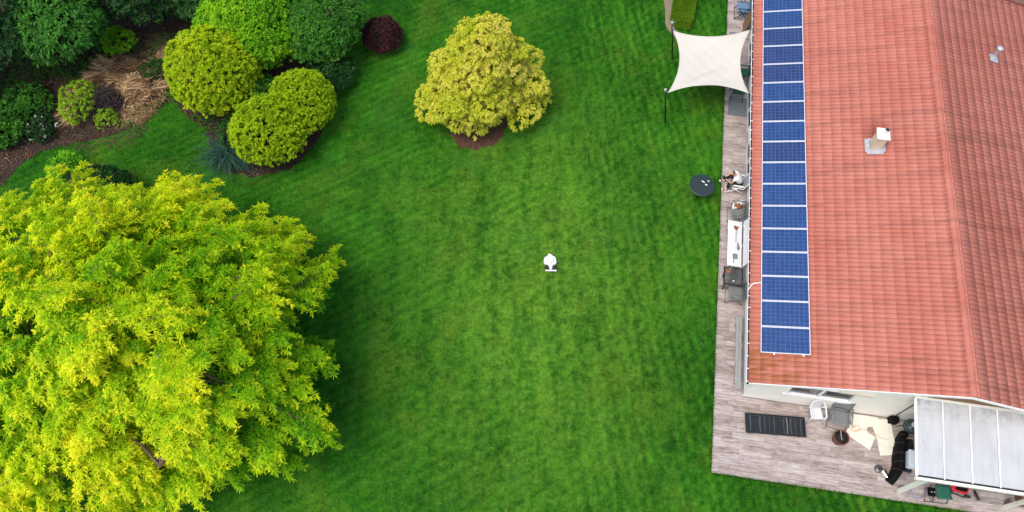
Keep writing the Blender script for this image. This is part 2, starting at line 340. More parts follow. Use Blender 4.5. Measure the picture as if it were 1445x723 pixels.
MIDG = leaf_mat('mid green glossy leaves', [(0.0, (0.018, 0.09, 0.010, 1)), (0.5, (0.060, 0.23, 0.018, 1)), (1.0, (0.14, 0.38, 0.03, 1))], 0.28, 0.6, 0.2)
DARKG = leaf_mat('dark green leaves', [(0.0, (0.010, 0.036, 0.010, 1)), (0.5, (0.022, 0.085, 0.018, 1)), (1.0, (0.045, 0.14, 0.020, 1))], 0.25, 0.65, 0.2)
LIME = leaf_mat('lime green leaves', [(0.0, (0.13, 0.30, 0.015, 1)), (0.5, (0.30, 0.52, 0.02, 1)), (1.0, (0.46, 0.64, 0.04, 1))], 0.33, 0.55)
MAROON = leaf_mat('maroon leaves', [(0.0, (0.022, 0.007, 0.010, 1)), (0.5, (0.060, 0.018, 0.024, 1)), (1.0, (0.125, 0.050, 0.050, 1))], 0.2, 0.5)
BLUEGR = leaf_mat('blue green reed blades', [(0.0, (0.007, 0.032, 0.021, 1)), (0.5, (0.018, 0.066, 0.045, 1)), (1.0, (0.065, 0.15, 0.11, 1))], 0.2, 0.6, 0.2)
HEDGE = leaf_mat('clipped box leaves', [(0.0, (0.040, 0.12, 0.006, 1)), (0.5, (0.10, 0.22, 0.008, 1)), (1.0, (0.20, 0.33, 0.015, 1))], 0.3, 0.5)

# ------------------------------------------------------------------ house frame
def inpoly(P, poly):
    x, y = P[:, 0], P[:, 1]; r = np.zeros(len(P), bool); j = len(poly) - 1
    for i in range(len(poly)):
        xi, yi = poly[i]; xj, yj = poly[j]
        c = ((yi > y) != (yj > y)) & (x < (xj - xi) * (y - yi) / (yj - yi + 1e-12) + xi)
        r ^= c; j = i
    return r

# ------------------------------------------------------------------ ground
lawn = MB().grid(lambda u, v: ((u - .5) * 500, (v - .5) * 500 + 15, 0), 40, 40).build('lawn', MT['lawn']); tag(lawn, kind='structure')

BED = [(-27.5,16.2),(-24,16.9),(-22.09,17.67),(-21.5,18.77),(-20.71,19.49),(-19.63,19.89),(-18.3,20.21),(-17.19,20.88),(-16.41,21.68),(-15.67,22.3),(-14.9,21.55),(-14.01,20.83),(-13.34,19.8),(-12.42,18.61),(-11.49,18.28),(-10.6,18.41),(-9.71,18.74),(-8.9,19.78),(-8.35,21.52),(-7.98,23.77),(-7.95,25.49),(-7.95,27.74),(-7.95,33),(-30,33)]
def smooth_poly(P, k=4, jit=0.07):
    out = []; n = len(P)
    for i in range(n):
        p0, p1, p2, p3 = [np.array(P[(i + d) % n]) for d in (-1, 0, 1, 2)]
        for q in range(k):
            t = q / k; v = 0.5 * (2*p1 + (p2-p0)*t + (2*p0-5*p1+4*p2-p3)*t*t + (3*p1-p0-3*p2+p3)*t**3)
            out.append(tuple(v + rng.normal(0, jit, 2)))
    return out
BEDS = smooth_poly(BED, 5, 0.05)
def sheet(name, poly, z, mat, kind='structure'):
    b = MB(); b.add([(x, y, z) for x, y in poly], [tuple(range(len(poly)))]); return tag(b.build(name, mat), kind=kind)
sheet('garden_bed', BEDS, 0.006, MT['earth'])
MULCH = [(-1.62 + 1.28 * math.cos(t) * (1 + 0.06 * math.sin(5 * t) + .05 * math.sin(13 * t) + .04 * math.sin(29 * t)), 21.05 + 1.2 * math.sin(t) * (1 + 0.05 * math.cos(3 * t) + .05 * math.sin(11 * t) + .04 * math.sin(23 * t))) for t in np.linspace(0, 2 * math.pi, 90, False)]
sheet('mulch_circle', MULCH, 0.006, MT['mulch'])
SOILS = [(7.40,33),(7.95,33),(7.92,28.9),(7.78,28.0),(7.70,27.2),(8.05,26.72),(8.62,26.60),(8.45,26.38),(7.75,26.5),(7.36,27.2),(7.38,28.2)]
sheet('trodden_strip', smooth_poly(SOILS, 3, 0.02), 0.006, MT['path'])

# ------------------------------------------------------------------ deck of wood-look planks
DW, DE, DS = -0.643, 12.2, -2.695
deck_l = MB().box(((DW + DE) / 2, (DS + 0.36) / 2, 0.005), (DE - DW - .01, 0.36 - DS - .01, 0.034)).box(((DW + 0.45) / 2, 0.36 + 10.5, 0.005), (0.45 - DW - .01, 21, 0.034))
deck = deck_l.build('deck', MT['grout'], loc=(HX, HY, 0), rot=(0, 0, -YAW)); tag(deck, kind='structure')
PZ = 0.028
pl = []
RW = 0.2
row = 0; a = DS
while a < 21.2:
    east = DE if a < 0.25 else 0.45
    x = DW; first = True
    while x < east - 0.02:
        L = (0.3 + 0.9 * random.random()) if first else 1.2
        first = False
        x1 = min(x + L, east)
        if east - x1 < 0.12: x1 = east
        pl.append((x, x1, a, min(a + RW, a + RW))); x = x1
    a += RW; row += 1
def keyd(p):
    w = hw((p[0] + p[1]) / 2, p[2], 0); seen = (w[0] - 12) ** 2 * 0.25 + (w[1] - 6) ** 2
    return (p[0] > 10.6, -(p[1] - p[0]) / (28.7 ** 2 + w[0] ** 2 + w[1] ** 2))
pl.sort(key=keyd)
meshes = {}
def plank_box(mb, x0, x1, a0, z): mb.box(((x0 + x1) / 2, a0 + RW / 2, z), (x1 - x0 - 0.006, RW - 0.006, 0.02))
for x0, x1, a0, _ in pl[:300]:
    k = round(x1 - x0, 2)
    if k not in meshes:
        me = bpy.data.meshes.new('plank'); b = MB(); b.box((0, 0, 0), (k - 0.006, RW - 0.006, 0.02)); me.from_pydata(b.v, [], b.f); me.materials.append(MT['plank']); meshes[k] = me
    link('plank', meshes[k], None, deck, ((x0 + x1) / 2, a0 + RW / 2, PZ + random.uniform(-.0015, .0015)))
b = MB()
for x0, x1, a0, _ in pl[300:]: plank_box(b, x0, x1, a0, PZ + random.uniform(-.0015, .0015))
if b.v: tag(b.build('planks', MT['plank'], deck), kind='stuff')
DZ = PZ + 0.011

# ------------------------------------------------------------------ house
house = empty('house', (HX, HY, 0), -YAW, 'long single storey house with cream walls and a red tiled gable roof', 'house')
ZE, SL = 2.5405, R(13.739); CS, SN, TN = math.cos(SL), math.sin(SL), math.tan(SL)
RB = 6.77; RZ = ZE + RB * TN; LEN = 19.25; EB = 2 * RB
WX0, WX1, WY0, WY1 = 0.432, EB - 0.43, 0.347, 18.95
def under(x): return ZE - 0.10 + min(x, EB - x) * TN
win = (1.66, 4.0, 1.10, 2.05)
b = MB()
T = 0.26
for x0, x1, z0, z1 in ((WX0, win[0], 0, None), (win[1], RB, 0, None), (RB, WX1, 0, None), (win[0], win[1], 0, win[2]), (win[0], win[1], win[3], None)):
    zt0 = z1 if z1 else under(x0); zt1 = z1 if z1 else under(x1)
    b.xz([(x0, z0), (x1, z0), (x1, zt1), (x0, zt0)], WY0, WY0 + T)
b.build('wall', MT['cream'], house)
# west wall with openings for the garden doors
ops = [(1.9, 3.4), (6.0, 8.4), (9.9, 11.9), (12.6, 14.8), (16.2, 17.8)]
b = MB(); y = WY0 + T
def wseg(y0, y1, z0, z1): b.box((WX0 + T / 2, (y0 + y1) / 2, (z0 + z1) / 2), (T, y1 - y0, z1 - z0))
for i, (o0, o1) in enumerate(ops):
    wseg(y, o0, 0, 2.45); wseg(o0, o1, 2.2, 2.45)
    if i in (0, 1): wseg(o0, o1, 0, 0.95)
    y = o1
wseg(y, WY1, 0, 2.45)
b.build('wall', MT['cream'], house)
b = MB(); b.box((WX1 - T / 2, (WY0 + T + WY1) / 2, 1.2), (T, WY1 - WY0 - T, 2.4)); b.build('wall', MT['cream'], house)
b = MB(); b.xz([(WX0 + T, 0), (WX1 - T, 0), (WX1 - T, under(WX1)), (RB, under(RB)), (WX0 + T, under(WX0))], WY1 - T, WY1); b.build('wall', MT['cream'], house)
MB().box((WX0 - 0.012, 9.6, 0.16), (0.02, 18.4, 0.24)).build('plinth', MT['zinc'], house)
def opening(axis, o0, o1, z0, z1, n):
    w = empty('window' if z0 > 0.5 else 'garden_door'); w.parent = house
    f = MB(); t = 0.075
    if axis == 'w':
        P = lambda u, z, d: (WX0 + d, u, z); S = lambda du, dz, dd: (dd, du, dz)
    else:
        P = lambda u, z, d: (u, WY0 + d, z); S = lambda du, dz, dd: (du, dd, dz)
    for z in (z0 + t / 2, z1 - t / 2): f.box(P((o0 + o1) / 2, z, 0.03), S(o1 - o0, t, 0.11))
    for k in range(n + 1):
        u = o0 + t / 2 + (o1 - o0 - t) * k / n; f.box(P(u, (z0 + z1) / 2, 0.031), S(t, z1 - z0 - 2 * t, 0.112))
    f.build('frame', MT['white'], w)
    for k in range(n):
        u0 = o0 + t + (o1 - o0 - t) * k / n; u1 = o0 + (o1 - o0 - t) * (k + 1) / n
        MB().box(P((u0 + u1) / 2, (z0 + z1) / 2, 0.05), S(u1 - u0 + .01, z1 - z0 - 2 * t + .01, 0.012)).build('pane', MT['window'], w)
    if z0 > 0.5: MB().box(P((o0 + o1) / 2, z0 - 0.02, 0.0), S(o1 - o0 + 0.10, 0.04, 0.09)).build('sill', MT['white'], w)
    return w
opening('s', win[0], win[1], win[2], win[3], 2)
for i, (o0, o1) in enumerate(ops): opening('w', o0, o1, 0.95 if i in (0, 1) else 0.05, 2.2, 2)
MB().box((3.85, WY0 - 0.05, 2.19), (1.2, 0.10, 0.12)).build('shutter_box', MT['beige'], house)
MB().tube([(5.95, WY0 - 0.03, 0.05), (5.95, WY0 - 0.03, 2.6)], 0.018, 6).build('drain_pipe', MT['black'], house)
MB().xz([(6.0, 2.80), (WX1, 2.80), (WX1, 2.801), (EB - 1.6, under(1.6)), (RB, under(RB) - .01), (6.0, under(6.0) - .01)], WY0 - 0.03, WY0 - 0.004).build('gable_shade_board', MT['brownwood'], house)  # dark board added to stand for the shade under the verge
# roof shell
def ro(a, sl, off, side=0):
    x = sl * CS - off * SN; z = ZE + sl * SN + off * CS
    return (x if side == 0 else EB - x, a, z)
SLEN = RB / CS
b = MB()
for sd_ in (0, 1):
    c = [ro(0, 0, 0, sd_), ro(LEN, 0, 0, sd_), ro(LEN, SLEN, 0, sd_), ro(0, SLEN, 0, sd_), ro(0, 0, -.1, sd_), ro(LEN, 0, -.1, sd_), ro(LEN, SLEN, -.1, sd_), ro(0, SLEN, -.1, sd_)]
    b.add(c, [(0,1,2,3),(7,6,5,4),(0,4,5,1),(1,5,6,2),(2,6,7,3),(3,7,4,0)])
roof = b.build('roof', MT['roofbase'], house)
TW, TL = 0.1802, 0.3747
prof = [(0.0, 0.004), (0.10, 0.014), (0.28, 0.024), (0.5, 0.029), (0.72, 0.023), (0.88, 0.009), (1.0, 0.002)]
tv = []; n = len(prof)
for u, h in prof: tv.append((TL * 1.06, u * TW, h))                                        # upper end
for u, h in prof: tv.append((-0.018 * math.sin(math.pi * u), u * TW, h + 0.009))          # lower lip
for u, h in prof: tv.append((0.002 - 0.018 * math.sin(math.pi * u), u * TW, 0.002))
tf = [(i, n + i, n + i + 1, i + 1) for i in range(n - 1)] + [(n + i, 2*n + i, 2*n + i + 1, n + i + 1) for i in range(n - 1)]
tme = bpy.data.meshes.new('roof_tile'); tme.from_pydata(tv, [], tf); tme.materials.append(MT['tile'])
tme.polygons.foreach_set('use_smooth', [i < n - 1 for i in range(len(tf))])
tiles = []
nr = int(LEN / TW); nc = int(SLEN / TL)
for side in (0, 1):
    for r_ in range(nr):
        for c_ in range(nc + 1):
            sl0 = c_ * TL + (0.0 if c_ else -0.02)
            if sl0 > SLEN - 0.1: continue
            p = ro(r_ * TW + (0 if side == 0 else TW), sl0, 0.004, side)
            tiles.append((p, side))
def tdist(t):
    w = hw(t[0][0], t[0][1], t[0][2]); out = t[0][0] > 8.0
    return (w[0] ** 2 + (w[1]) ** 2 + (28.7 - w[2]) ** 2) + (400 if out else 0)
tiles.sort(key=tdist)
for p, side in tiles[:300]:
    link('roof_tile', tme, None, roof, (p[0], p[1], p[2] + random.uniform(-.002, .002)), (random.uniform(-.006, .006), -SL + random.uniform(-.004, .004), 0 if side == 0 else math.pi))
TV = np.array(tv); NV = len(tv); rest = tiles[300:]
allv = np.empty((len(rest) * NV, 3)); 
for i, (p, side) in enumerate(rest):
    Rm = np.array(Euler((random.uniform(-.006, .006), -SL + random.uniform(-.004, .004), 0 if side == 0 else math.pi)).to_matrix())
    allv[i*NV:(i+1)*NV] = TV @ Rm.T + np.array((p[0], p[1], p[2] + random.uniform(-.002, .002)))
me = bpy.data.meshes.new('roof_tiles'); me.from_pydata(allv.tolist(), [], [tuple(k + i * NV for k in f) for i in range(len(rest)) for f in tf])
me.polygons.foreach_set('use_smooth', ([i < n - 1 for i in range(len(tf))]) * len(rest))
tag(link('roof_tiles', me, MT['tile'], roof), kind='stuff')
# ridge caps, verge trims
cap = MB(); seg = 7; CL = 0.42
for e, rr in ((0, 0.125), (1, 0.112)):
    for k in range(seg + 1):
        t = math.pi * (0.02 + 0.96 * k / seg); cap.v.append((math.cos(t) * rr, e * CL * 1.06, math.sin(t) * rr * 0.75))
cap.f = [(k, k + 1, seg + 2 + k, seg + 1 + k) for k in range(seg)] + [tuple(range(seg + 1))]
cme = bpy.data.meshes.new('ridge_cap'); cme.from_pydata(cap.v, [], cap.f); cme.materials.append(MT['tile'])
for k in range(int(LEN / CL)): link('ridge_cap', cme, None, roof, (RB, k * CL, RZ + 0.012))
for side in (0, 1):
    b = MB(); b.bar(ro(-0.012, -0.02, -0.06, side), ro(-0.012, SLEN, -0.06, side), 0.02, 0.14); b.build('verge_board', MT['white'], roof)
# gutter with brackets
gut = MB()
gp = [(-0.155, 0.045), (-0.155, -0.03), (-0.13, -0.075), (-0.05, -0.075), (-0.02, -0.04), (-0.02, 0.03)]
gv = [(x * .6, yy, 2.50 + z) for yy in (-0.02, LEN) for x, z in gp]
gut.add(gv, [(i, i + 1, 7 + i, 6 + i) for i in range(5)] + [(0, 1, 2, 3, 4, 5)])
gutter = gut.build('gutter', MT['gutter'], house, solid=0.008)
MB().bar((-0.098, -0.02, 2.545), (-0.098, LEN, 2.545), 0.018, 0.024).build('gutter_lip', MT['white'], gutter)
MB().bar((0.0, 0.02, 2.40), (0.0, LEN, 2.40), 0.03, 0.2).build('fascia', MT['white'], house)
MB().box((0.21, LEN / 2, 2.36), (0.40, LEN - 0.1, 0.02)).build('soffit', MT['white'], house)
bme = bpy.data.meshes.new('gutter_bracket'); bb = MB().box((0, 0, 0), (0.095, 0.024, 0.014)); bme.from_pydata(bb.v, [], bb.f); bme.materials.append(MT['white'])
for k in range(int(LEN / 0.47) + 1): link('gutter_bracket', bme, None, gutter, (-0.048, 0.05 + k * 0.47, 2.553))
# chimney
def roofz(x): return ZE + min(x, EB - x) * TN
chim = empty('chimney'); chim.parent = house; chim.location = (4.42, 9.98, roofz(4.42))
MB().box((0, 0, 0.33), (0.36, 0.42, 0.95)).build('stack', M('weathered pale stack', s(206, 190, 166), 0.8, 0.28, 7, 0.01), chim)
fl = MB(); fl.box((-0.02, -0.30, 0.075), (0.60, 0.24, 0.03), (0, -SL, 0)).box((-0.29, 0.0, 0.0), (0.17, 0.62, 0.03), (0, -SL, 0)).box((0.27, 0.0, 0.15), (0.13, 0.62, 0.03), (0, -SL, 0)).box((0.0, 0.27, 0.08), (0.5, 0.1, 0.03), (0, -SL, 0))
fl.build('flashing', MT['zinc'], chim, bevel=0.006)
MB().prism([(-.25,-.27),(.25,-.27),(.25,.27),(-.25,.27)], 0.80, 0.86, 0.9).build('cap', MT['white'], chim, bevel=0.01)
MB().lathe([(0.085, 0.84), (0.085, 1.04), (0.07, 1.04), (0.07, 0.86)], (0.06, 0.05, 0), 16).build('flue', MT['steel'], chim, smooth=False)
vent = empty('vent_pipe'); vent.parent = house; vent.location = (9.62, 15.38, roofz(9.62))
MB().lathe([(0.085, -0.05), (0.085, 0.54), (0.12, 0.54), (0.13, 0.60), (0.05, 0.64), (0.001, 0.645)], (0, 0, 0), 16).build('pipe', MT['zinc'], vent)
MB().box((0.02, -0.06, 0.045), (0.36, 0.40, 0.03), (0, SL, 0)).box((-0.02, -0.10, 0.07), (0.24, 0.28, 0.03), (0, SL, 0)).lathe([(0.15, 0.03), (0.1, 0.14)], (0, -0.03, 0.02), 14).build('flashing', MT['zinc'], vent, bevel=0.005)
MB().tube([(0.42, 3.86, ZE + 0.2), (0.25, 3.86, ZE + 0.15), (0.08, 3.82, ZE + 0.1), (-0.02, 3.72, ZE + 0.06), (-0.07, 3.6, ZE - 0.02), (-0.07, 3.55, ZE - 0.2)], 0.018, 8).build('cable_conduit', MT['white'], house, smooth=True)

# ------------------------------------------------------------------ solar panels
PA, PS, PW = 1.1022, 0.3653, 1.65
pcell = {}
def panel_meshes():
    fr = MB(); w, h, t = PW, 0.990, 0.024
    for x in (t / 2, w - t / 2): fr.box((x, h / 2, 0), (t, h, 0.04))
    for y in (t / 2, h - t / 2): fr.box((w / 2, y, 0), (w - 2 * t, t, 0.0398))
    fm = bpy.data.meshes.new('frame'); fm.from_pydata(fr.v, [], fr.f); fm.materials.append(MT['alu'])
    gl = MB().box((w / 2, h / 2, 0.0), (w - 2 * t, h - 2 * t, 0.014)); gm = bpy.data.meshes.new('backing'); gm.from_pydata(gl.v, [], gl.f); gm.materials.append(MT['back'])
    ce = MB(); cw, ch = (w - 2 * t) / 10, (h - 2 * t) / 6; g = 0.011
    for i in range(10):
        for j in range(6):
            x0, y0 = t + i * cw + g / 2, t + j * ch + g / 2; x1, y1 = x0 + cw - g, y0 + ch - g; c = 0.012
            ce.add([(x0 + c, y0, .0095), (x1 - c, y0, .0095), (x1, y0 + c, .0095), (x1, y1 - c, .0095), (x1 - c, y1, .0095), (x0 + c, y1, .0095), (x0, y1 - c, .0095), (x0, y0 + c, .0095)], [tuple(range(8))])
    br = MB().box((0.45, -0.03, -0.01), (0.06, 0.06, 0.03)).box((1.42, -0.03, -0.01), (0.06, 0.06, 0.03))
    out = [fm, gm]
    for k in ('cell', 'celld'):
        cm = bpy.data.meshes.new('cells'); cm.from_pydata(ce.v, [], ce.f); cm.materials.append(MT[k]); out.append(cm)
    bm_ = bpy.data.meshes.new('mounting_bracket'); bm_.from_pydata(br.v, [], br.f); bm_.materials.append(MT['alu'])
    return out + [bm_]
fm, gm, cmb, cmd, brm = panel_meshes()
darkset = {17 - k for k in (3, 4, 5, 7, 9)}
for k in range(17):
    dark = k in darkset
    p = ro(PA + k * 1.01 + 0.010, PS, 0.11); w = hw(*p)
    ordn = 'first second third fourth fifth sixth seventh eighth ninth tenth eleventh twelfth thirteenth fourteenth fifteenth sixteenth seventeenth'.split()[k]
    if k == 0: lb, gr = 'blue solar panel ending the row beside the roof gable edge', 'solar panels along the eave'
    elif dark: lb, gr = ordn + ' solar panel counted from the roof gable edge, darker navy', 'solar panels along the eave'
    else: lb, gr = ordn + ' solar panel counted from the roof gable edge, brighter blue', 'solar panels along the eave'
    e = empty('solar_panel', w, 0, lb, 'solar panel', gr); e.rotation_euler = (Matrix.Rotation(-YAW, 3, 'Z') @ Matrix.Rotation(-SL, 3, 'Y')).to_euler()
    link('frame', fm, None, e); link('backing', gm, None, e); tag(link('cells', cmd if dark else cmb, None, e), kind='stuff')
    if k == 0: link('mounting_bracket', brm, None, e)
    rl = MB().box((0.45, 0.5, -0.055), (0.04, 1.0, 0.07)).box((1.42, 0.5, -0.055), (0.04, 1.0, 0.07)); rl.build('mounting_rail', MT['alu'], e)

# ------------------------------------------------------------------ patio canopy
can = empty('patio_canopy', (HX, HY, 0), -YAW, 'white panelled lean-to canopy on off white posts at the gable end of the house', 'canopy')
CX0, CX1, CY0, CY1, CZ0, CZ1 = 5.62, 11.06, -2.36, WY0 - 0.02, 2.30, 2.68
def cz(y): return CZ0 + (CZ1 - CZ0) * (y - CY0) / (CY1 - CY0)
npan = 6; pw = (CX1 - CX0) / npan
for k in range(npan):
    x0 = CX0 + k * pw + 0.03; x1 = CX0 + (k + 1) * pw - 0.03
    MB().grid(lambda u, v: (x0 + (x1 - x0) * u, CY0 + 0.09 + (CY1 - CY0 - 0.17) * v, cz(CY0 + 0.09 + (CY1 - CY0 - 0.17) * v) + 0.004 * math.sin(u * 9 + k) * math.sin(v * 5)), 6, 8).build('roof_panel', MT['canopy'], can, solid=0.016)
for k in range(npan + 1):
    x = CX0 + k * pw; MB().bar((x, CY0 + 0.05, cz(CY0 + .05) + 0.012), (x, CY1 - 0.05, cz(CY1 - .05) + 0.012), 0.085 if k in (0, npan) else 0.036, 0.03).build('glazing_bar', MT['white'], can)
MB().bar((CX0 - .045, CY0 - .03, CZ0 - .02), (CX1 + .045, CY0 - .03, CZ0 - .02), 0.09, 0.13).build('eaves_beam', MT['offwhite'], can)
MB().bar((CX0 - .045, CY1 - .04, CZ1 + .04), (CX1 + .045, CY1 - .04, CZ1 + .04), 0.07, 0.09).build('wall_plate', MT['offwhite'], can)
MB().bar((CX0, CY0 + .055, CZ0 + .003), (CX1, CY0 + .055, CZ0 + .003), 0.07, 0.03).build('drip_channel', MT['black'], can)
for x in (6.04, 9.74): MB().box((x, CY0 + 0.02, (CZ0 - .09 + DZ) / 2), (0.14, 0.13, CZ0 - 0.09 - DZ)).build('post', MT['offwhite'], can, bevel=0.008)

# ------------------------------------------------------------------ shade sail and poles
sc = [Vector(hw(-3.50, 15.96, 2.30)), Vector(hw(-3.52, 12.51, 2.26)), Vector(hw(-0.14, 12.93, 2.34)), Vector(hw(-0.14, 16.46, 2.40))]   # NW SW SE NE
def sailf(u, v):
    top = sc[0].lerp(sc[3], u); bot = sc[1].lerp(sc[2], u); p = top.lerp(bot, v)
    cen = (sc[0] + sc[1] + sc[2] + sc[3]) / 4
    # concave edges: pull toward the centre, most at mid edges and none at corners
    eu, ev = 4 * u * (1 - u), 4 * v * (1 - v)
    du = (1 - 2 * u); dv = (1 - 2 * v)
    ax = (sc[3] - sc[0] + sc[2] - sc[1]) / 2; ay = (sc[1] - sc[0] + sc[2] - sc[3]) / 2
    p = p + ax * (0.115 * ev * du * abs(du)) + ay * (0.115 * eu * dv * abs(dv))
    z = -0.10 * eu * ev + 0.10 * (eu - ev) * 0.4
    wr = 0.07 * math.sin(24 * (v * 0.75 + u * 0.55)) * math.exp(-((u - 0.42) ** 2 / 0.09 + (v - 0.72) ** 2 / 0.05)) + 0.02 * math.sin(31 * (u - v)) * eu * ev * 0.4
    return p + Vector((0, 0, z + wr))
b = MB().grid(sailf, 44, 44)
sl_e = empty('shade_sail', hw(-1.8, 14.4, 0), 0, 'ivory four cornered shade sail stretched from the eave to two black poles', 'shade sail')
sail = b.build('sail_cloth', MT['sail'], sl_e, smooth=True, solid=0.006)
inv = Vector(sl_e.location)
sail.location = -inv
hem = MB()
for c0, c1 in (((0, 0), (1, 0)), ((1, 0), (1, 1)), ((1, 1), (0, 1)), ((0, 1), (0, 0))):
    hem.tube([sailf(c0[0] + (c1[0] - c0[0]) * t, c0[1] + (c1[1] - c0[1]) * t) for t in np.linspace(0, 1, 30)], 0.014, 5)
hem.build('hem', MT['sail'], sl_e, loc=-inv, smooth=True)
for c in sc[2:]: MB().tube([c, c + Vector(hw(0.10, 0)) - Vector(hw(0, 0))], 0.012, 5).build('wall_hook', MT['steel'], sl_e, loc=-inv)
for (bb_, ba), (tb, ta), tz, lbl in (((-3.13, 16.45), (-3.60, 16.22), 2.48, 'leaning black sail pole standing beside the low clipped hedge'), ((-3.23, 12.63), (-3.66, 12.45), 2.44, 'leaning black sail pole on open lawn between the hedge and round table')):
    p0 = Vector(hw(bb_, ba, 0)); p1 = Vector(hw(tb, ta, tz)); e = empty('sail_pole', p0, 0, lbl, 'pole')
    d = p1 - p0
    MB().tube([(0, 0, -0.1), d * 0.5, d], 0.033, 10).build('shaft', MT['black'], e, smooth=True)
    MB().lathe([(0.001, -0.09), (0.05, -0.07), (0.065, 0.0), (0.05, 0.06), (0.02, 0.08)], d * 1.02, 14).build('knob', MT['zinc'], e, smooth=True)
    cn = sc[0] if ta > 14 else sc[1]; MB().tube([d * 0.94, cn - p0], 0.012, 6).build('tension_hook', MT['steel'], e)

# ------------------------------------------------------------------ furniture
def sling_chair(name, label, b_, a_, rz, fab, tube, w=0.52, back=0.55, tilt=R(18), arms=True, group=None, z=None):
    e = empty(name, hw(b_, a_, DZ if z is None else z), -YAW + rz, label, 'chair', group); r = 0.016
    MB().grid(lambda u, v: ((u - .5) * w, -0.25 + 0.5 * v, 0.43 - 0.02 * v - 0.03 * math.sin(math.pi * v) * math.sin(math.pi * u)), 6, 6).build('seat', fab, e, solid=0.012, smooth=True)
    st, ct = math.sin(tilt), math.cos(tilt)
    MB().grid(lambda u, v: ((u - .5) * w, 0.26 + st * back * v + 0.03 * math.sin(math.pi * u), 0.45 + ct * back * v), 6, 6).build('backrest', fab, e, solid=0.012, smooth=True)
    for sx in (-1, 1):
        x = sx * (w / 2 + 0.015)
        MB().tube([(x, -0.27, 0.43), (x, -0.1, 0.42), (x, 0.24, 0.41), (x, 0.27, 0.45), (x, 0.26 + st * back, 0.46 + ct * back)], r, 7).build('side_frame', tube, e, smooth=True)
        MB().tube([(x * 1.04, 0.16, 0.64 if arms else 0.42), (x * 1.04, -0.12, 0.2), (x * 1.04, -0.30, r)], r, 7).build('leg', tube, e, smooth=True)
        MB().tube([(x * 1.02, -0.22, 0.64 if arms else 0.42), (x * 1.02, 0.1, 0.2), (x * 1.02, 0.30, r)], r, 7).build('leg', tube, e, smooth=True)
        if arms: MB().tube([(x * 1.05, -0.26, 0.645), (x * 1.07, 0.0, 0.655), (x * 1.05, 0.30, 0.66)], 0.021, 7).build('armrest', tube, e, smooth=True)
    MB().tube([(-w / 2, -0.29, 0.03), (w / 2, -0.29, 0.03)], r * .8, 6).build('stretcher', tube, e)
    e.scale = (1.14, 1.14, 1.06); return e
WEST, NORTH = -math.pi / 2, math.pi
sling_chair('folding_chair', 'grey mesh folding chair with brown and white bundle beside white bench', -0.03, 8.20, WEST, MT['greymesh'], MT['greytube'])
sling_chair('folding_chair', 'grey mesh folding chair pushed against the black square table', -0.02, 4.45, WEST, MT['greymesh'], MT['greytube'])
sling_chair('mesh_chair', 'grey mesh armchair by the gable wall next to terracotta pot', 3.88, -0.08, R(-6), MT['greymesh'], MT['greytube'], w=0.56, back=0.62)
# reclining chair under the person
rec = empty('garden_recliner', hw(-0.02, 9.60, DZ), -YAW + WEST, 'pale grey reclining garden chair with white tubular frame, person seated on it', 'chair')
w = 0.52
MB().grid(lambda u, v: ((u - .5) * w, -0.24 + 0.46 * v, 0.42 - 0.03 * math.sin(math.pi * v)), 5, 5).build('seat', MT['chairgrey'], rec, solid=0.012)
MB().grid(lambda u, v: ((u - .5) * w, 0.22 + 0.20 * v, 0.42 + 0.72 * v), 5, 6).build('backrest', MT['chairgrey'], rec, solid=0.014)
for sx in (-1, 1):
    x = sx * (w / 2 + 0.02)
    MB().tube([(x, -0.26, 0.42), (x, 0.22, 0.41), (x, 0.42, 1.15)], 0.017, 8).build('side_frame', MT['white'], rec, smooth=True)
    MB().tube([(x * 1.05, 0.16, 0.62), (x * 1.05, -0.46, 0.018)], 0.017, 8).build('leg', MT['white'], rec, smooth=True)
    MB().tube([(x * 1.02, -0.20, 0.44), (x * 1.02, 0.34, 0.018)], 0.017, 8).build('leg', MT['white'], rec, smooth=True)
    MB().box((x * 1.06, -0.02, 0.64), (0.05, 0.46, 0.028), (R(-4), 0, 0)).build('armrest', MT['white'], rec, bevel=0.008)
MB().tube([(-w / 2, -0.44, 0.03), (w / 2, -0.44, 0.03)], 0.014, 6).build('stretcher', MT['white'], rec)
# white slatted bench
bn = empty('white_bench', hw(-0.02, 6.64, DZ), -YAW + WEST, 'long white slatted garden bench along the west wall of the house', 'bench'); BL = 2.12; bn.scale = (1, 1.16, 1)
for k in range(7):
    MB().box((0, -0.30 + k * 0.072, 0.44 - 0.004 * k + 0.01 * ((k - 3) / 3) ** 2), (BL, 0.065, 0.026)).build('seat_slat', MT['benchw'], bn, bevel=0.006)
for k in range(4):
    MB().box((0, 0.225 + k * 0.025, 0.53 + k * 0.105), (BL - (0.14 if k == 3 else 0.02), 0.028, 0.085), (R(-13), 0, 0)).build('back_slat', MT['benchw'], bn, bevel=0.008)
for sx in (-1, 0, 1):
    x = sx * (BL / 2 - 0.12)
    MB().bar((x, -0.28, 0.41), (x, 0.17, 0.39), 0.06, 0.05).build('seat_bearer', MT['benchw'], bn)
    MB().box((x, -0.25, 0.195), (0.06, 0.06, 0.39)).build('leg', MT['benchw'], bn, bevel=0.006)
    MB().bar((x, 0.16, 0.0), (x, 0.345, 0.90), 0.06, 0.045).build('leg', MT['benchw'], bn)
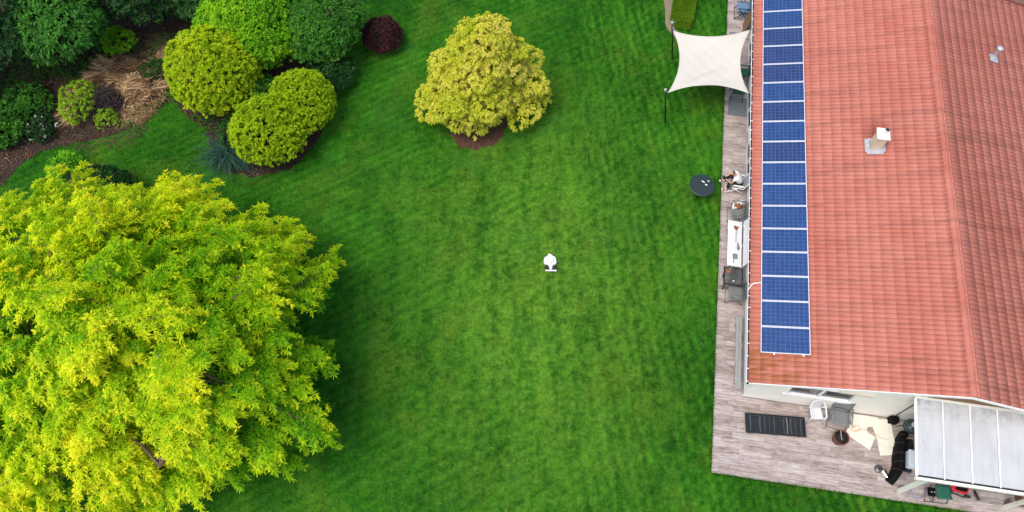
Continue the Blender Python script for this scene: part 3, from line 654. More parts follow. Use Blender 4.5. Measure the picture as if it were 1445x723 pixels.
# bits on the bench
SZ = DZ + 0.456
def lump(name, label, cat, loc, rz, mat, sx, sy, sz, sub=2, noise=0.12):
    bm_ = MB(); prof_ = [(0.001, 0)] + [(math.cos(t), math.sin(t)) for t in np.linspace(-0.2, 1.5, 7)]
    m = MB()
    seg_ = 14
    vs = []
    for r_, z_ in prof_:
        for k in range(seg_):
            t = 2 * math.pi * k / seg_; q = 1 + noise * math.sin(3 * t + z_ * 4 + sx * 50) + noise * 0.6 * math.sin(5 * t + 1)
            vs.append((r_ * sx * q * math.cos(t), r_ * sy * q * math.sin(t), max(0, (z_ + 0.2) / 1.2) * sz))
    n_ = len(prof_); m.add(vs, [(i*seg_+k, i*seg_+(k+1)%seg_, (i+1)*seg_+(k+1)%seg_, (i+1)*seg_+k) for i in range(n_-1) for k in range(seg_)] + [tuple((n_-1)*seg_+k for k in range(seg_))])
    return tag(m.build(name, mat, loc=loc, rot=(0, 0, rz), smooth=True), label, cat)
def handtool(name, label, b_, a_, z, rz, head, headmat, hl=0.5, sc_=1.0):
    e = empty(name, hw(b_, a_, z), -YAW + rz, label, 'tool')
    MB().tube([(0, 0.0, 0.02), (0, -hl, 0.02)], 0.016 * sc_, 7).build('handle', MT['greytube'], e, smooth=True)
    MB().prism(head, 0.0, 0.05, 0.85).build('head', headmat, e, bevel=0.01)
    return e
handtool('hand_broom', 'small broom with ragged brown and grey head lying on the white bench', -0.08, 7.28, SZ, 0, [(-.05, 0), (.05, 0), (.12, .15), (.03, .13), (-.02, .19), (-.11, .14)], MT['brown'], 0.62)
e = empty('garden_shears', hw(0.0, 6.50, SZ), -YAW + R(4), 'dark garden shears lying in the middle of the white bench', 'tool')
MB().tube([(0, 0.16, 0.02), (0.025, 0, 0.02), (0.03, -0.17, 0.02)], [0.012, 0.03, 0.012], 7).build('blade', MT['black'], e, smooth=True)
MB().tube([(0.02, 0.16, 0.02), (-0.02, 0, 0.02), (-0.02, -0.17, 0.02)], [0.012, 0.03, 0.012], 7).build('blade', MT['greytube'], e, smooth=True)
MB().lathe([(0.022, 0), (0.022, 0.03), (0.001, 0.034)], (0, -0.02, 0.03), 10).build('pivot', MT['white'], e)
e = empty('dustpan', hw(-0.10, 6.02, SZ), -YAW + R(8), 'teal grey dustpan lying on the white bench', 'dustpan')
MB().prism([(-.10,-.10),(.10,-.12),(.11,.09),(.04,.13),(-.08,.12)], 0.0, 0.035, 0.94).build('pan', MT['teal'], e, bevel=0.008)
MB().tube([(-0.06, -0.09, 0.02), (-0.10, -0.30, 0.03)], 0.014, 7).build('handle', MT['greytube'], e)
# black square table with wooden brush
tb = empty('square_table', hw(-0.20, 4.98, DZ), -YAW, 'black square garden table standing between white bench and grey folding chair', 'table')
MB().box((0, 0, 0.695), (0.78, 0.80, 0.03)).build('tabletop', MT['black'], tb, bevel=0.012)
MB().box((0, 0, 0.714), (0.66, 0.68, 0.006)).build('glass_inset', MT['smoked'], tb)
for sx in (-1, 1):
    for sy in (-1, 1): MB().bar((sx * .30, sy * .31, 0.68), (sx * .27, sy * .28, 0), 0.04, 0.04).build('leg', MT['black'], tb)
e = empty('hand_brush', hw(-0.37, 5.24, DZ + 0.718), -YAW + R(-28), 'russet bristle brush lying on the black square table', 'brush')
MB().prism([(-.03, .05), (.03, .05), (.12, -.12), (.0, -.16), (-.12, -.11)], 0, 0.04, 0.9).build('bristles', MT['brown'], e, bevel=0.008)
MB().tube([(0, 0.04, 0.02), (0.02, 0.22, 0.03)], 0.015, 7).build('handle', MT['oldwood'], e)
e = empty('jar', hw(-0.22, 4.72, DZ + 0.718), 0, 'small glass jar standing on the black square table', 'jar')
MB().lathe([(0.03, 0), (0.035, 0.02), (0.035, 0.08), (0.026, 0.09)], seg=12).build('body', MT['smoked'], e, smooth=True)
MB().lathe([(0.03, 0.09), (0.03, 0.11), (0.001, 0.112)], seg=12).build('lid', MT['white'], e)
# bundle on chair, cloth behind
e = empty('cloth_bundle', hw(-0.02, 8.42, DZ + 0.43), -YAW, 'brown knitted bundle with white tufts lying on grey folding chair', 'bundle')
lump('knit', None, None, (0, 0, 0), 0, MT['brown'], 0.19, 0.13, 0.17).parent = e
for x, y, z, r_ in ((-.17, .06, .06, .05), (-.20, -.03, .05, .05), (-.18, -.10, .03, .055), (-.04, .10, .13, .045), (.10, .07, .14, .045), (-.09, -.12, .07, .04)):
    MB().lathe([(0.001, -r_), (r_ * .8, -r_ * .6), (r_, 0), (r_ * .75, r_ * .65), (0.001, r_)], (x, y, z), 9).build('tuft', MT['cloth'], e, smooth=True)
lump('plastic_bag', 'crumpled white plastic bag behind the grey folding chair near the recliner', 'bag', hw(0.18, 8.78, DZ), 0.4, MT['cloth'], 0.15, 0.13, 0.34, noise=0.16)
# old timber lying along the wall
e = empty('timber_bench', hw(0.16, 1.98, DZ), -YAW, 'low weathered grey timber bench running along the west wall', 'bench')
for x in (-0.058, 0.058): MB().box((x, 0, 0.30), (0.108, 2.95, 0.045)).build('seat_plank', MT['oldwood'], e, bevel=0.005)
for y in (-1.2, 1.2): MB().box((0, y, 0.139), (0.2, 0.07, 0.276)).build('leg', MT['oldwood'], e, bevel=0.005)
# round dark table on the lawn
rt_ = empty('round_table', (8.01, 17.66, 0), 0, 'round dark green mesh table standing on the lawn beside the deck', 'table')
MB().lathe([(0.52, 0.68), (0.545, 0.69), (0.545, 0.705), (0.52, 0.715), (0.001, 0.715)], seg=40).build('tabletop', MT['tableglass'], rt_)
for k in range(3):
    t = R(75 + 120 * k)
    MB().tube([(0.30 * math.cos(t), 0.30 * math.sin(t), 0.68), (0.10 * math.cos(t), 0.10 * math.sin(t), 0.36), (0.48 * math.cos(t + .1), 0.48 * math.sin(t + .1), 0.012)], 0.014, 7).build('leg', MT['greytube'], rt_, smooth=True)
MB().tube([(0.12 * math.cos(t), 0.12 * math.sin(t), 0.36) for t in np.linspace(0, 2 * math.pi, 16, False)], 0.01, 6, True).build('leg_ring', MT['greytube'], rt_)
for (x, y, rz, L, lb, nm) in ((8.06, 17.82, 55, .13, 'small white packet lying on the round table beside the glass', 'packet'), (8.17, 17.67, 60, .10, 'shorter white packet lying on the round table', 'packet')):
    tag(MB().box((0, 0, 0.012), (0.045, L, 0.024)).build(nm, MT['cloth'], loc=(x, y, 0.7152), rot=(0, 0, R(rz)), bevel=0.004), lb, 'packet')
e = empty('drinking_glass', (8.26, 17.80, 0.7152), 0, 'small pale drinking glass standing on the round table', 'glass')
MB().lathe([(0.035, 0), (0.045, 0.12), (0.04, 0.12), (0.031, 0.01), (0.001, 0.01)], seg=14).build('glass_wall', MT['teal'], e, smooth=True)
MB().lathe([(0.036, 0.012), (0.040, 0.08), (0.001, 0.081)], seg=14).build('drink', MT['cloth'], e)
# mats, green chairs, north end
tag(MB().box((0, 0, 0.012), (0.84, 1.02, 0.02)).build('door_mat', MT['mat'], loc=hw(-0.03, 14.02, DZ), rot=(0, 0, -YAW), bevel=0.006), 'large grey door mat in front of the dark green chair', 'door mat')
tag(MB().box((0, 0, 0.012), (0.62, 0.8, 0.02)).build('door_mat', MT['mat'], loc=hw(-0.2, 18.1, DZ), rot=(0, 0, -YAW), bevel=0.006), 'grey door mat half hidden beneath the shade sail beside the lean wooden board', 'door mat')
def slat_chair(label, b_, a_, rz, mat):
    e = empty('garden_chair', hw(b_, a_, DZ), -YAW + rz, label, 'chair')
    MB().grid(lambda u, v: ((u - .5) * .48, -.24 + .46 * v, 0.43 - .03 * math.sin(math.pi * v)), 5, 5).build('seat', mat, e, solid=0.02)
    MB().tube([(-.24, .23, .43), (-.25, .30, .70), (-.20, .34, .88), (0, .35, .92), (.20, .34, .88), (.25, .30, .70), (.24, .23, .43)], 0.024, 7).build('back_frame', mat, e, smooth=True)
    for k in range(6):
        x = -.17 + k * .068; MB().bar((x * .95, .25, .44), (x, .335, .89), 0.04, 0.014, (0, 1, 0)).build('back_slat', mat, e)
    for sx in (-1, 1):
        MB().tube([(sx * .25, -.24, .62), (sx * .24, -.24, .4), (sx * .29, -.29, 0.015)], 0.02, 7).build('leg', mat, e, smooth=True)
        MB().tube([(sx * .23, .22, .45), (sx * .29, .33, 0.015)], 0.02, 7).build('leg', mat, e, smooth=True)
        MB().box((sx * .255, 0.02, .635), (.05, .58, .022)).build('armrest', mat, e, bevel=0.008)
    return e
slat_chair('dark green plastic chair standing at the edge of the grey door mat', -0.13, 14.62, NORTH, MT['green'])
slat_chair('dark green plastic chair tucked under the shade sail against the wall', 0.06, 15.7, WEST, MT['green'])
bl = sling_chair('fabric_chair', 'blue grey fabric chair with black legs by the north end of the deck', 0.02, 19.75, WEST, MT['bluegrey'], MT['black'], w=0.6, back=0.7)
tag(MB().box((0, 0, 0.8), (0.03, 0.75, 1.6)).build('wooden_board', MT['brownwood'], loc=hw(0.13, 18.75, DZ), rot=(0, R(8), -YAW), bevel=0.006), 'brown wooden board leaning on the wall under the shade sail corner', 'board')

# south terrace ------------------------------------------------------
lg = empty('sun_lounger', hw(1.58, -0.66, DZ), -YAW + R(4.0), 'flat black sun lounger lying on the terrace by the gable wall', 'sun lounger'); LL, LW = 2.2, 0.70
for sy in (-1, 1): MB().box((0, sy * LW / 2, 0.25), (LL, 0.045, 0.055)).build('rail', MT['black'], lg, bevel=0.006)
for sx in (-1, 1): MB().box((sx * (LL / 2 - 0.02), 0, 0.249), (0.04, LW - 0.045, 0.05)).build('end_rail', MT['black'], lg, bevel=0.006)
MB().grid(lambda u, v: ((u - .5) * (LL - .08), (v - .5) * (LW - .05), 0.245 - 0.035 * math.sin(math.pi * v) + 0.008 * math.sin(u * 40)), 40, 6).build('sling', MT['navy'], lg, solid=0.01, smooth=True)
for i, (x, w_, m_) in enumerate(((-.93, .05, 'strap'), (-.55, .07, 'strap'), (-.40, .03, 'strap'), (-.20, .022, 'strap'), (-.05, .035, 'strap'), (.33, .03, 'strap'), (.42, .035, 'greytube'), (.58, .06, 'strap'), (.73, .03, 'strap'), (.95, .04, 'strap'))):
    MB().grid(lambda u, v: (x + (u - .5) * w_ + 0.02 * math.sin(math.pi * v) * (-1) ** i, (v - .5) * (LW - .07), 0.262 - 0.030 * math.sin(math.pi * v)), 2, 10).build('strap', MT[m_], lg, solid=0.008)
MB().tube([(-LL / 2 + .06, LW / 2 - .06, 0.285), (LL / 2 - .06, LW / 2 - .06, 0.285)], 0.012, 6).build('adjuster_rod', MT['strap'], lg)
for sx in (-1, 1):
    for sy in (-1, 1): MB().box((sx * .9, sy * .31, 0.112), (0.05, 0.05, 0.224)).build('leg', MT['black'], lg)
# white plastic monobloc chair
pc = empty('plastic_chair', hw(3.03, -0.03, DZ), -YAW + R(8), 'white plastic garden armchair beneath the gable window', 'chair')
MB().grid(lambda u, v: ((u - .5) * (.46 - .06 * v), -.24 + .45 * v, .42 - .03 * math.sin(math.pi * v) * math.sin(math.pi * u)), 8, 6).build('seat', MT['whitepl'], pc, solid=0.014, smooth=True)
arc = [(-.27, -.22, .62), (-.285, .0, .65), (-.27, .18, .70), (-.20, .30, .80), (-.08, .345, .86), (.08, .345, .86), (.20, .30, .80), (.27, .18, .70), (.285, 0, .65), (.27, -.22, .62)]
MB().tube(arc, 0.032, 8).build('back_rim', MT['whitepl'], pc, smooth=True)
for k in range(5):
    x = -.15 + k * .075; MB().bar((x * .8, .20, .42), (x, .33 - abs(x) * .12, .83 - abs(x) * .3), 0.048, 0.012, (0, 1, 0)).build('back_slat', MT['whitepl'], pc)
for sx in (-1, 1):
    MB().tube([(sx * .27, -.22, .62), (sx * .25, -.235, .40), (sx * .31, -.33, 0.02)], [0.03, 0.03, 0.022], 7).build('leg', MT['whitepl'], pc, smooth=True)
    MB().tube([(sx * .27, .16, .69), (sx * .22, .21, .40), (sx * .29, .31, 0.02)], [0.028, 0.03, 0.022], 7).build('leg', MT['whitepl'], pc, smooth=True)
# terracotta pot with stick
po = empty('plant_pot', hw(3.92, -0.80, DZ), 0, 'terracotta pot of dark soil with a pale stick beside cream boards', 'plant pot')
MB().lathe([(0.001, 0), (0.20, 0), (0.265, 0.30), (0.275, 0.36), (0.285, 0.36), (0.285, 0.42), (0.245, 0.42), (0.235, 0.33), (0.001, 0.33)], seg=26).build('pot_wall', MT['terra'], po)
MB().lathe([(0.234, 0.331), (0.12, 0.36), (0.001, 0.365)], seg=18).build('soil', MT['soil'], po, smooth=True)
MB().tube([(0.02, -0.10, 0.34), (-0.02, 0.04, 0.44), (-0.06, 0.2, 0.58)], 0.016, 6).build('stick', MT['zinc'], po)
# cream boards
def board(poly, z0, label, t=0.022):
    cx = sum(p[0] for p in poly) / 4; cy = sum(p[1] for p in poly) / 4
    tag(MB().prism([(x - cx, y - cy) for x, y in reversed(poly)], 0, t).build('insulation_board', MT['board'], loc=hw(cx, cy, z0), rot=(0, 0, -YAW), bevel=0.003), label, 'board')
board([(4.45, .27), (5.05, .28), (5.02, -.35), (4.46, -.13)], DZ, 'cream board lying flat against the gable wall, lowest of the heap')
board([(4.99, .27), (5.45, .26), (5.38, -.07), (5.0, -.18)], DZ + .0235, 'small cream board bridging the two larger boards by the gable wall')
board([(5.37, -.66), (5.95, -.68), (5.93, -1.06), (5.45, -1.16)], DZ, 'short cream board sticking out from under a longer board')
board([(5.12, .16), (5.88, .25), (6.0, -.75), (5.41, -.81)], DZ + .047, 'long cream board lying on top of the shorter board')
board([(4.44, -.08), (5.3, -.5), (5.07, -1.02), (4.19, -.53)], DZ + .0235, 'yellowed cream board lying askew next to the terracotta pot')
cab = [(4.59, -0.22), (4.43, -0.3), (4.47, -0.41), (4.69, -0.35), (4.75, -0.2), (4.59, -0.17), (4.48, -.25), (4.6, -.38), (4.72, -.30), (5.02, -0.27), (5.25, -.40), (5.54, -0.52), (6.02, -0.53)]
cz_ = [.055, .055, .055, .055, .06, .062, .066, .066, .066, .075, .085, .085, .06]
def spline(P, k=5):
    out = []
    for i in range(len(P) - 1):
        p0, p1, p2, p3 = [np.array(P[max(0, min(len(P) - 1, i + d))], float) for d in (-1, 0, 1, 2)]
        for q in range(k):
            t = q / k; out.append(0.5 * (2*p1 + (p2-p0)*t + (2*p0-5*p1+4*p2-p3)*t*t + (3*p1-p0-3*p2+p3)*t**3))
    return out + [np.array(P[-1], float)]
o = MB().tube([hw(x, y, DZ + z) for x, y, z in spline([(p[0], p[1], z) for p, z in zip(cab, cz_)] + [(6.1, -.5, .3), (6.35, -.5, .5), (6.75, -.44, .3)])], 0.008, 6).build('extension_cable', MT['orange'], smooth=True); tag(o, 'thin orange cable coiled on the cream boards', 'cable')
tag(MB().box((0, 0, 0.2), (0.30, 0.22, 0.40)).build('crate', MT['blackpl'], loc=hw(5.92, 0.19, DZ), rot=(0, 0, -YAW), bevel=0.01), 'small black crate against the gable wall under the drain pipe', 'crate')
# black curved sofa cover / trough
def arched(path, w, h, mat, name, label, cat):
    P = spline(path, 6); e = empty(name, hw(P[0][0], P[0][1], DZ), 0, label, cat); base = Vector(hw(P[0][0], P[0][1], DZ))
    b = MB(); n_ = len(P); sg = 8; rows = []
    for i, p in enumerate(P):
        d = P[min(i + 1, n_ - 1)] - P[max(i - 1, 0)]; d = d / np.linalg.norm(d); nn = np.array((d[1], -d[0])); tt = i / (n_ - 1)
        ww = w * (0.72 + 0.28 * math.sin(math.pi * (0.1 + 0.8 * tt)))
        for k in range(sg + 1):
            th = math.pi * k / sg; q = p + nn * math.cos(th) * ww / 2; z = h * (math.sin(th) ** 0.7) * (1 - 0.25 * abs(2 * tt - 1) ** 3) + 0.012 * math.sin(i * 1.3)
            b.v.append(tuple(Vector(hw(q[0], q[1], DZ + max(z, 0.0))) - base))
    for i in range(n_ - 1):
        for k in range(sg): b.f.append((i*(sg+1)+k, i*(sg+1)+k+1, (i+1)*(sg+1)+k+1, (i+1)*(sg+1)+k))
    b.f += [tuple(range(sg + 1)), tuple((n_-1)*(sg+1) + k for k in range(sg, -1, -1))]
    b.build('shell', mat, e, smooth=False)
    for i in range(3, n_ - 2, 4):
        MB().tube([Vector(b.v[i*(sg+1)+k]) + Vector((0, 0, 0.008)) for k in range(sg + 1)], 0.014, 5).build('rib', MT['black'], e)
    return e
arched([(6.33, -0.22), (6.14, -0.62), (6.04, -1.15), (5.96, -1.62), (5.68, -2.10)], 0.36, 0.50, MT['blackpl'], 'folded_cover', 'long black ribbed cover curving across the terrace beside the canopy', 'cover')
arched([(6.50, -0.45), (6.44, -0.9), (6.36, -1.62)], 0.30, 0.34, MT['navy'], 'folded_cover', 'shorter dark cover lying between the long black cover and the foam box', 'cover')
# kettle grill
kg = empty('kettle_grill', hw(6.33, -0.12, DZ), -YAW, 'dark kettle grill under the canopy corner by the gable wall', 'grill'); kg.scale = (1.2, 1.2, 1.05)
MB().lathe([(0.001, 0.48), (0.12, 0.50), (0.22, 0.60), (0.235, 0.70)], seg=22).build('bowl', MT['black'], kg, smooth=True)
MB().lathe([(0.238, 0.701), (0.22, 0.79), (0.12, 0.88), (0.05, 0.90)], seg=22).build('lid', MT['lid'], kg, smooth=True)
MB().lathe([(0.085, 0.885), (0.085, 0.91), (0.001, 0.915)], seg=16).build('vent_plate', MT['alu'], kg)
for k in range(3):
    t = R(30 + 120 * k); MB().tube([(0.13 * math.cos(t), 0.13 * math.sin(t), 0.53), (0.24 * math.cos(t), 0.24 * math.sin(t), 0.01)], 0.012, 6).build('leg', MT['black'], kg)
# foam box
fb = empty('foam_box', hw(6.36, -1.26, DZ), -YAW + R(-4), 'white foam box standing on a low cardboard carton under the canopy edge', 'box')
MB().box((0, 0, 0.435), (0.28, 0.60, 0.29)).build('body', MT['foam'], fb, bevel=0.012)
MB().box((0.0, 0, 0.60), (0.30, 0.62, 0.036)).build('lid', MT['foam'], fb, bevel=0.01)
tag(MB().box((0, 0, 0.1445), (0.30, 0.60, 0.288)).build('carton', MT['cardboard'], loc=hw(6.46, -1.27, DZ), rot=(0, 0, -YAW + R(-3)), bevel=0.005), 'brown cardboard carton beneath the white foam box', 'carton')
# steel bucket and smoked lid
e = empty('steel_bucket', hw(5.53, -1.84, DZ), -YAW + R(35), 'shiny steel bucket lying on its side next to the long black cover', 'bucket')
bk = MB(); prof_ = [(0.001, -.12), (0.085, -.12), (0.115, .12), (0.105, .12), (0.08, -.10), (0.001, -.10)]
bk.lathe(prof_, (0, 0, 0), 20); bk.v = [(x, z, y + 0.115) for x, y, z in bk.v]; bk.build('body', MT['chrome'], e)
MB().tube([(0.11 * math.cos(t), 0.125, 0.115 + 0.11 * math.sin(t)) for t in np.linspace(0, 2 * math.pi, 20, False)], 0.01, 6, True).build('rim', MT['steel'], e)
e = empty('glass_lid', hw(5.36, -1.66, DZ), 0, 'smoked round lid lying beside the steel bucket', 'lid')
MB().lathe([(0.16, 0.0), (0.15, 0.03), (0.08, 0.06), (0.02, 0.068), (0.001, 0.068)], seg=22).build('dome', MT['smoked'], e, smooth=True)
MB().lathe([(0.022, 0.066), (0.026, 0.10), (0.001, 0.104)], seg=10).build('knob', MT['black'], e)
# blue hose
hp_ = [(6.99, -2.02), (6.95, -2.2), (6.88, -2.40), (6.72, -2.50), (6.54, -2.47), (6.46, -2.30), (6.55, -2.12), (6.72, -2.02), (6.9, -2.0), (7.05, -1.9)]
tag(MB().tube([hw(p[0], p[1], DZ + 0.014 + 0.02 * (i > 35)) for i, p in enumerate(spline(hp_))], 0.014, 6).build('garden_hose', MT['blueh'], smooth=True), 'loop of thin blue hose lying at the foot of the canopy post', 'hose')
# green folding chair
gc = empty('camp_chair', hw(7.42, -2.25, DZ), -YAW + R(4), 'dark green canvas folding chair with dark tubular legs under the canopy', 'chair')
MB().grid(lambda u, v: ((u - .5) * .50, -.24 + .46 * v, .44 - .04 * math.sin(math.pi * v)), 6, 6).build('seat', MT['greenfab'], gc, solid=0.016, smooth=True)
MB().grid(lambda u, v: ((u - .5) * .50, .24 + .10 * v, .46 + .36 * v + .02 * math.sin(u * 9)), 8, 6).build('backrest', MT['greenfab'], gc, solid=0.016, smooth=True)
for sx in (-1, 1):
    MB().tube([(sx * .255, .22, .45), (sx * .255, .10, .36), (sx * .255, -.30, .012)], 0.013, 7).build('leg', MT['darktwig'], gc, smooth=True)
    MB().tube([(sx * .24, -.24, .43), (sx * .24, .0, .25), (sx * .24, .32, .012)], 0.013, 7).build('leg', MT['darktwig'], gc, smooth=True)
    MB().tube([(sx * .255, .24, .44), (sx * .255, .35, .84)], 0.013, 7).build('back_post', MT['darktwig'], gc)
MB().tube([(-.255, -.30, .014), (.255, -.30, .014)], 0.013, 7).build('foot_bar', MT['darktwig'], gc)
# black trolley base
tr_ = empty('wheeled_stand', hw(7.0, -2.28, DZ), -YAW, 'black wheeled stand with brown feet beside the green folding chair', 'stand')
MB().prism([(-.13, -.15), (.13, -.17), (.15, .15), (-.12, .16)], 0.34, 0.42, 0.9).build('tray', MT['blackpl'], tr_, bevel=0.015)
MB().tube([(-.12, .13, .34), (-.10, -.28, .02)], 0.018, 6).build('leg', MT['brownwood'], tr_)
MB().tube([(.12, .13, .34), (.14, -.26, .02)], 0.018, 6).build('leg', MT['brownwood'], tr_)
MB().tube([(-.12, -.29, .022), (.22, -.27, .022)], 0.018, 6).build('foot_bar', MT['darktwig'], tr_)
MB().tube([(-.02, -.1, .33), (.16, -.25, .05)], 0.012, 6).build('brace', MT['zinc'], tr_)
for x in (-.02, .08): MB().lathe([(0.02, .42), (0.02, .45), (0.001, .455)], (x, -.02, 0), 10).build('knob', MT['zinc'], tr_)
# red lawnmower
lm = empty('lawn_mower', hw(8.12, -1.88, DZ), -YAW + R(-8), 'red and black push lawnmower half hidden beneath the canopy edge', 'lawnmower')
MB().prism([(-.36, -.10), (-.30, -.24), (.24, -.24), (.34, -.12), (.34, .22), (.22, .3), (-.28, .3), (-.36, .2)], 0.10, 0.24, 0.9).build('deck_shell', MT['red'], lm, bevel=0.03)
MB().prism([(-.16, -.20), (.20, -.20), (.22, .14), (-.16, .14)], 0.24, 0.42, 0.85).build('engine', MT['blackpl'], lm, bevel=0.03)
MB().lathe([(0.13, .24), (0.14, .36), (0.10, .43), (0.001, .45)], (-.26, .06, 0), 18).build('starter_cover', MT['red'], lm, smooth=True)
MB().lathe([(0.09, .24), (0.09, .38), (0.001, .40)], (.27, .10, 0), 14).build('fuel_cap', MT['red'], lm, smooth=True)
for sx in (-1, 1):
    for sy in (-1, 1):
        wv = MB(); wv.lathe([(0.001, -.03), (0.10, -.03), (0.11, 0), (0.10, .03), (0.001, .03)], seg=18); wv.v = [(x + sx * .31, z + sy * .27 * (1 if sy > 0 else 1.02), y + .11) for x, y, z in wv.v]
        wv.build('wheel', MT['tyre'], lm, smooth=False)
MB().bar((-.28, -.30, .12), (.22, -.34, .12), .05, .03).build('guard_bar', MT['strap'], lm)
for sx in (-1, 1): MB().tube([(sx * .2, .25, .2), (sx * .2, .75, .8)], 0.014, 7).build('handle_tube', MT['black'], lm)
MB().tube([(-.2, .75, .8), (.2, .75, .8)], 0.016, 7).build('grip', MT['black'], lm)
wl = empty('spare_wheel', hw(8.80, -2.08, DZ), -YAW, 'black spoked wheel standing on the deck next to the red lawnmower', 'wheel')
wv = MB(); wv.tube([(0, .15 * math.cos(t), .17 + .15 * math.sin(t)) for t in np.linspace(0, 2 * math.pi, 22, False)], 0.036, 8, True); wv.build('tyre', MT['tyre'], wl, smooth=True, rot=(0, R(-35), R(20)))
wv = MB()
for k in range(5):
    t = 2 * math.pi * k / 5; wv.tube([(0, 0, .17), (0, .13 * math.cos(t), .17 + .13 * math.sin(t))], .014, 5)
wv.build('spokes', MT['greytube'], wl, rot=(0, R(-35), R(20)))
ws = empty('wire_plant_stand', hw(9.86, -2.18, DZ), -YAW, 'small wire ring plant stand beside the second canopy post', 'plant stand')
for r_, z in ((.12, .02), (.10, .16), (.13, .28)): MB().tube([(r_ * math.cos(t), r_ * math.sin(t), z) for t in np.linspace(0, 2 * math.pi, 20, False)], 0.008, 5, True).build('ring', MT['darktwig'], ws)
for k in range(4): MB().tube([(.12 * math.cos(k * 1.57), .12 * math.sin(k * 1.57), .01), (.13 * math.cos(k * 1.57), .13 * math.sin(k * 1.57), .28)], .008, 5).build('upright', MT['darktwig'], ws)
tag(MB().box((0, 0, 0.2), (0.5, 0.62, 0.4)).build('log_box', MT['brownwood'], loc=hw(10.38, -1.95, DZ), rot=(0, 0, -YAW), bevel=0.01), 'dark brown wooden box under the canopy by the second post', 'box')
# shed at the far corner
sh_ = empty('garden_shed', hw(12.4, 21.7, 0), -YAW, 'small shed with brown felt roof behind the far end of the house', 'shed')
MB().box((0, 0, 0.95), (3.6, 2.9, 1.9)).build('wall', MT['navy'], sh_)
MB().box((0, 0, 1.98), (3.9, 3.2, 0.1), (R(4), 0, 0)).build('roof', MT['darkroof'], sh_)
MB().bar((-1.95, -1.63, 1.86), (1.95, -1.63, 1.86), .1, .1).build('gutter', MT['navy'], sh_)

# ------------------------------------------------------------------ robot mower on the lawn
rm = empty('robot_mower', (1.56, 14.22, 0), R(-2), 'white robotic lawnmower with black rear wheels out on the open lawn', 'robot mower')
k1, k2 = 1 / (12.05 * 32.8), 1 / (12.05 * 29.5)
ol = [(395, 236), (440, 236), (472, 268), (520, 290), (536, 340), (541, 385), (526, 414), (478, 430), (470, 492), (424, 492), (400, 430), (345, 424), (322, 385), (324, 330), (332, 300), (384, 272)]
ol = [((x - 430) * k1, -(y - 375) * k2) for x, y in ol][::-1]
MB().prism(ol, 0.10, 0.21, 0.93).build('body_shell', MT['whitepl'], rm, bevel=0.03)
MB().prism([(x * .6, y * .55 + .03) for x, y in ol], 0.205, 0.245, 0.8).build('top_cover', MT['whitepl'], rm, bevel=0.012)
MB().box(((448 - 430) * k1, -(507 - 375) * k2, 0.13), (0.47, 0.065, 0.06), (0, 0, R(2))).build('rear_bumper', MT['whitepl'], rm, bevel=0.015)
for x in (374, 508):
    wv = MB(); wv.lathe([(0.001, -.06), (0.10, -.06), (0.115, 0), (0.10, .06), (0.001, .06)], seg=18); wv.v = [(z + (x - 430) * k1, y - (462 - 375) * k2, xx + .112) for xx, y, z in wv.v]; wv.build('wheel', MT['tyre'], rm)
wv = MB(); wv.lathe([(0.001, -.02), (0.05, -.02), (0.05, .02), (0.001, .02)], seg=12); wv.v = [(z, y + .22, x + .05) for x, y, z in wv.v]; wv.build('caster', MT['tyre'], rm)
MB().box((0, 0.165, 0.222), (0.05, 0.022, 0.01)).build('sensor', MT['greytube'], rm); MB().box((0.02, -0.06, 0.247), (0.08, 0.03, 0.006)).build('button', MT['zinc'], rm)

# ------------------------------------------------------------------ person
pe = empty('person', hw(0, 9.62, DZ), -YAW, 'person in white shirt and dark trousers bent forward on the recliner, holding a controller', 'person')
def skin(name, verts, edges, mat, root=0, sub=2, parent=pe):
    me = bpy.data.meshes.new(name); me.from_pydata([v[0] for v in verts], edges, []); o = link(name, me, mat, parent)
    md = o.modifiers.new('skin', 'SKIN'); md.use_smooth_shade = True
    if not me.skin_vertices: return o
    for i, v in enumerate(verts):
        r_ = v[1] if hasattr(v[1], '__len__') else (v[1], v[1])
        me.skin_vertices[0].data[i].radius = r_; me.skin_vertices[0].data[i].use_root = (i == root)
    sb = o.modifiers.new('sub', 'SUBSURF'); sb.levels = sub; sb.render_levels = sub
    return o
hipL, hipR = (-.02, -.10, .52), (-.02, .10, .52)     # y<0 is the south (left) side
kneeL, kneeR = (-.42, -.13, .54), (-.44, .20, .55)
ankL, ankR = (-.40, -.17, .11), (-.50, .24, .11)
shL, shR = (-.27, -.19, .93), (-.27, .19, .93)
elL, elR = (-.38, -.24, .68), (-.42, .22, .70)
wrL, wrR = (-.54, -.09, .66), (-.57, .10, .68)
V = [((-.0, 0, .54), (.13, .10)), ((-.08, 0, .68), (.135, .10)), ((-.20, 0, .86), (.15, .105)), ((-.29, 0, .98), .06), ((-.345, 0, 1.05), .06), ((-.40, 0, 1.10), (.085, .095)), ((-.445, 0, 1.07), (.075, .08)), ((-.49, 0, 1.02), (.055, .05)),
     (shL, .06), (elL, .043), (wrL, .028), (shR, .06), (elR, .043), (wrR, .028), (hipL, .09), (kneeL, .062), (ankL, .042), (hipR, .09), (kneeR, .062), (ankR, .042), ((ankL[0]-.15, ankL[1]-.01, .05), .035), ((ankR[0]-.15, ankR[1]+.01, .05), .035),
     ((wrL[0]-.07, wrL[1]+.02, .66), (.036, .018)), ((wrR[0]-.07, wrR[1]-.02, .68), (.036, .018)), ((-.505, 0, 1.075), .014), ((-.39, -.085, 1.09), .016), ((-.39, .085, 1.09), .016)]
E = [(0,1),(1,2),(2,3),(3,4),(4,5),(5,6),(6,7),(2,8),(8,9),(9,10),(2,11),(11,12),(12,13),(0,14),(14,15),(15,16),(0,17),(17,18),(18,19),(16,20),(19,21),(10,22),(13,23),(6,24),(5,25),(5,26)]
skin('body', V, E, MT['skin'])
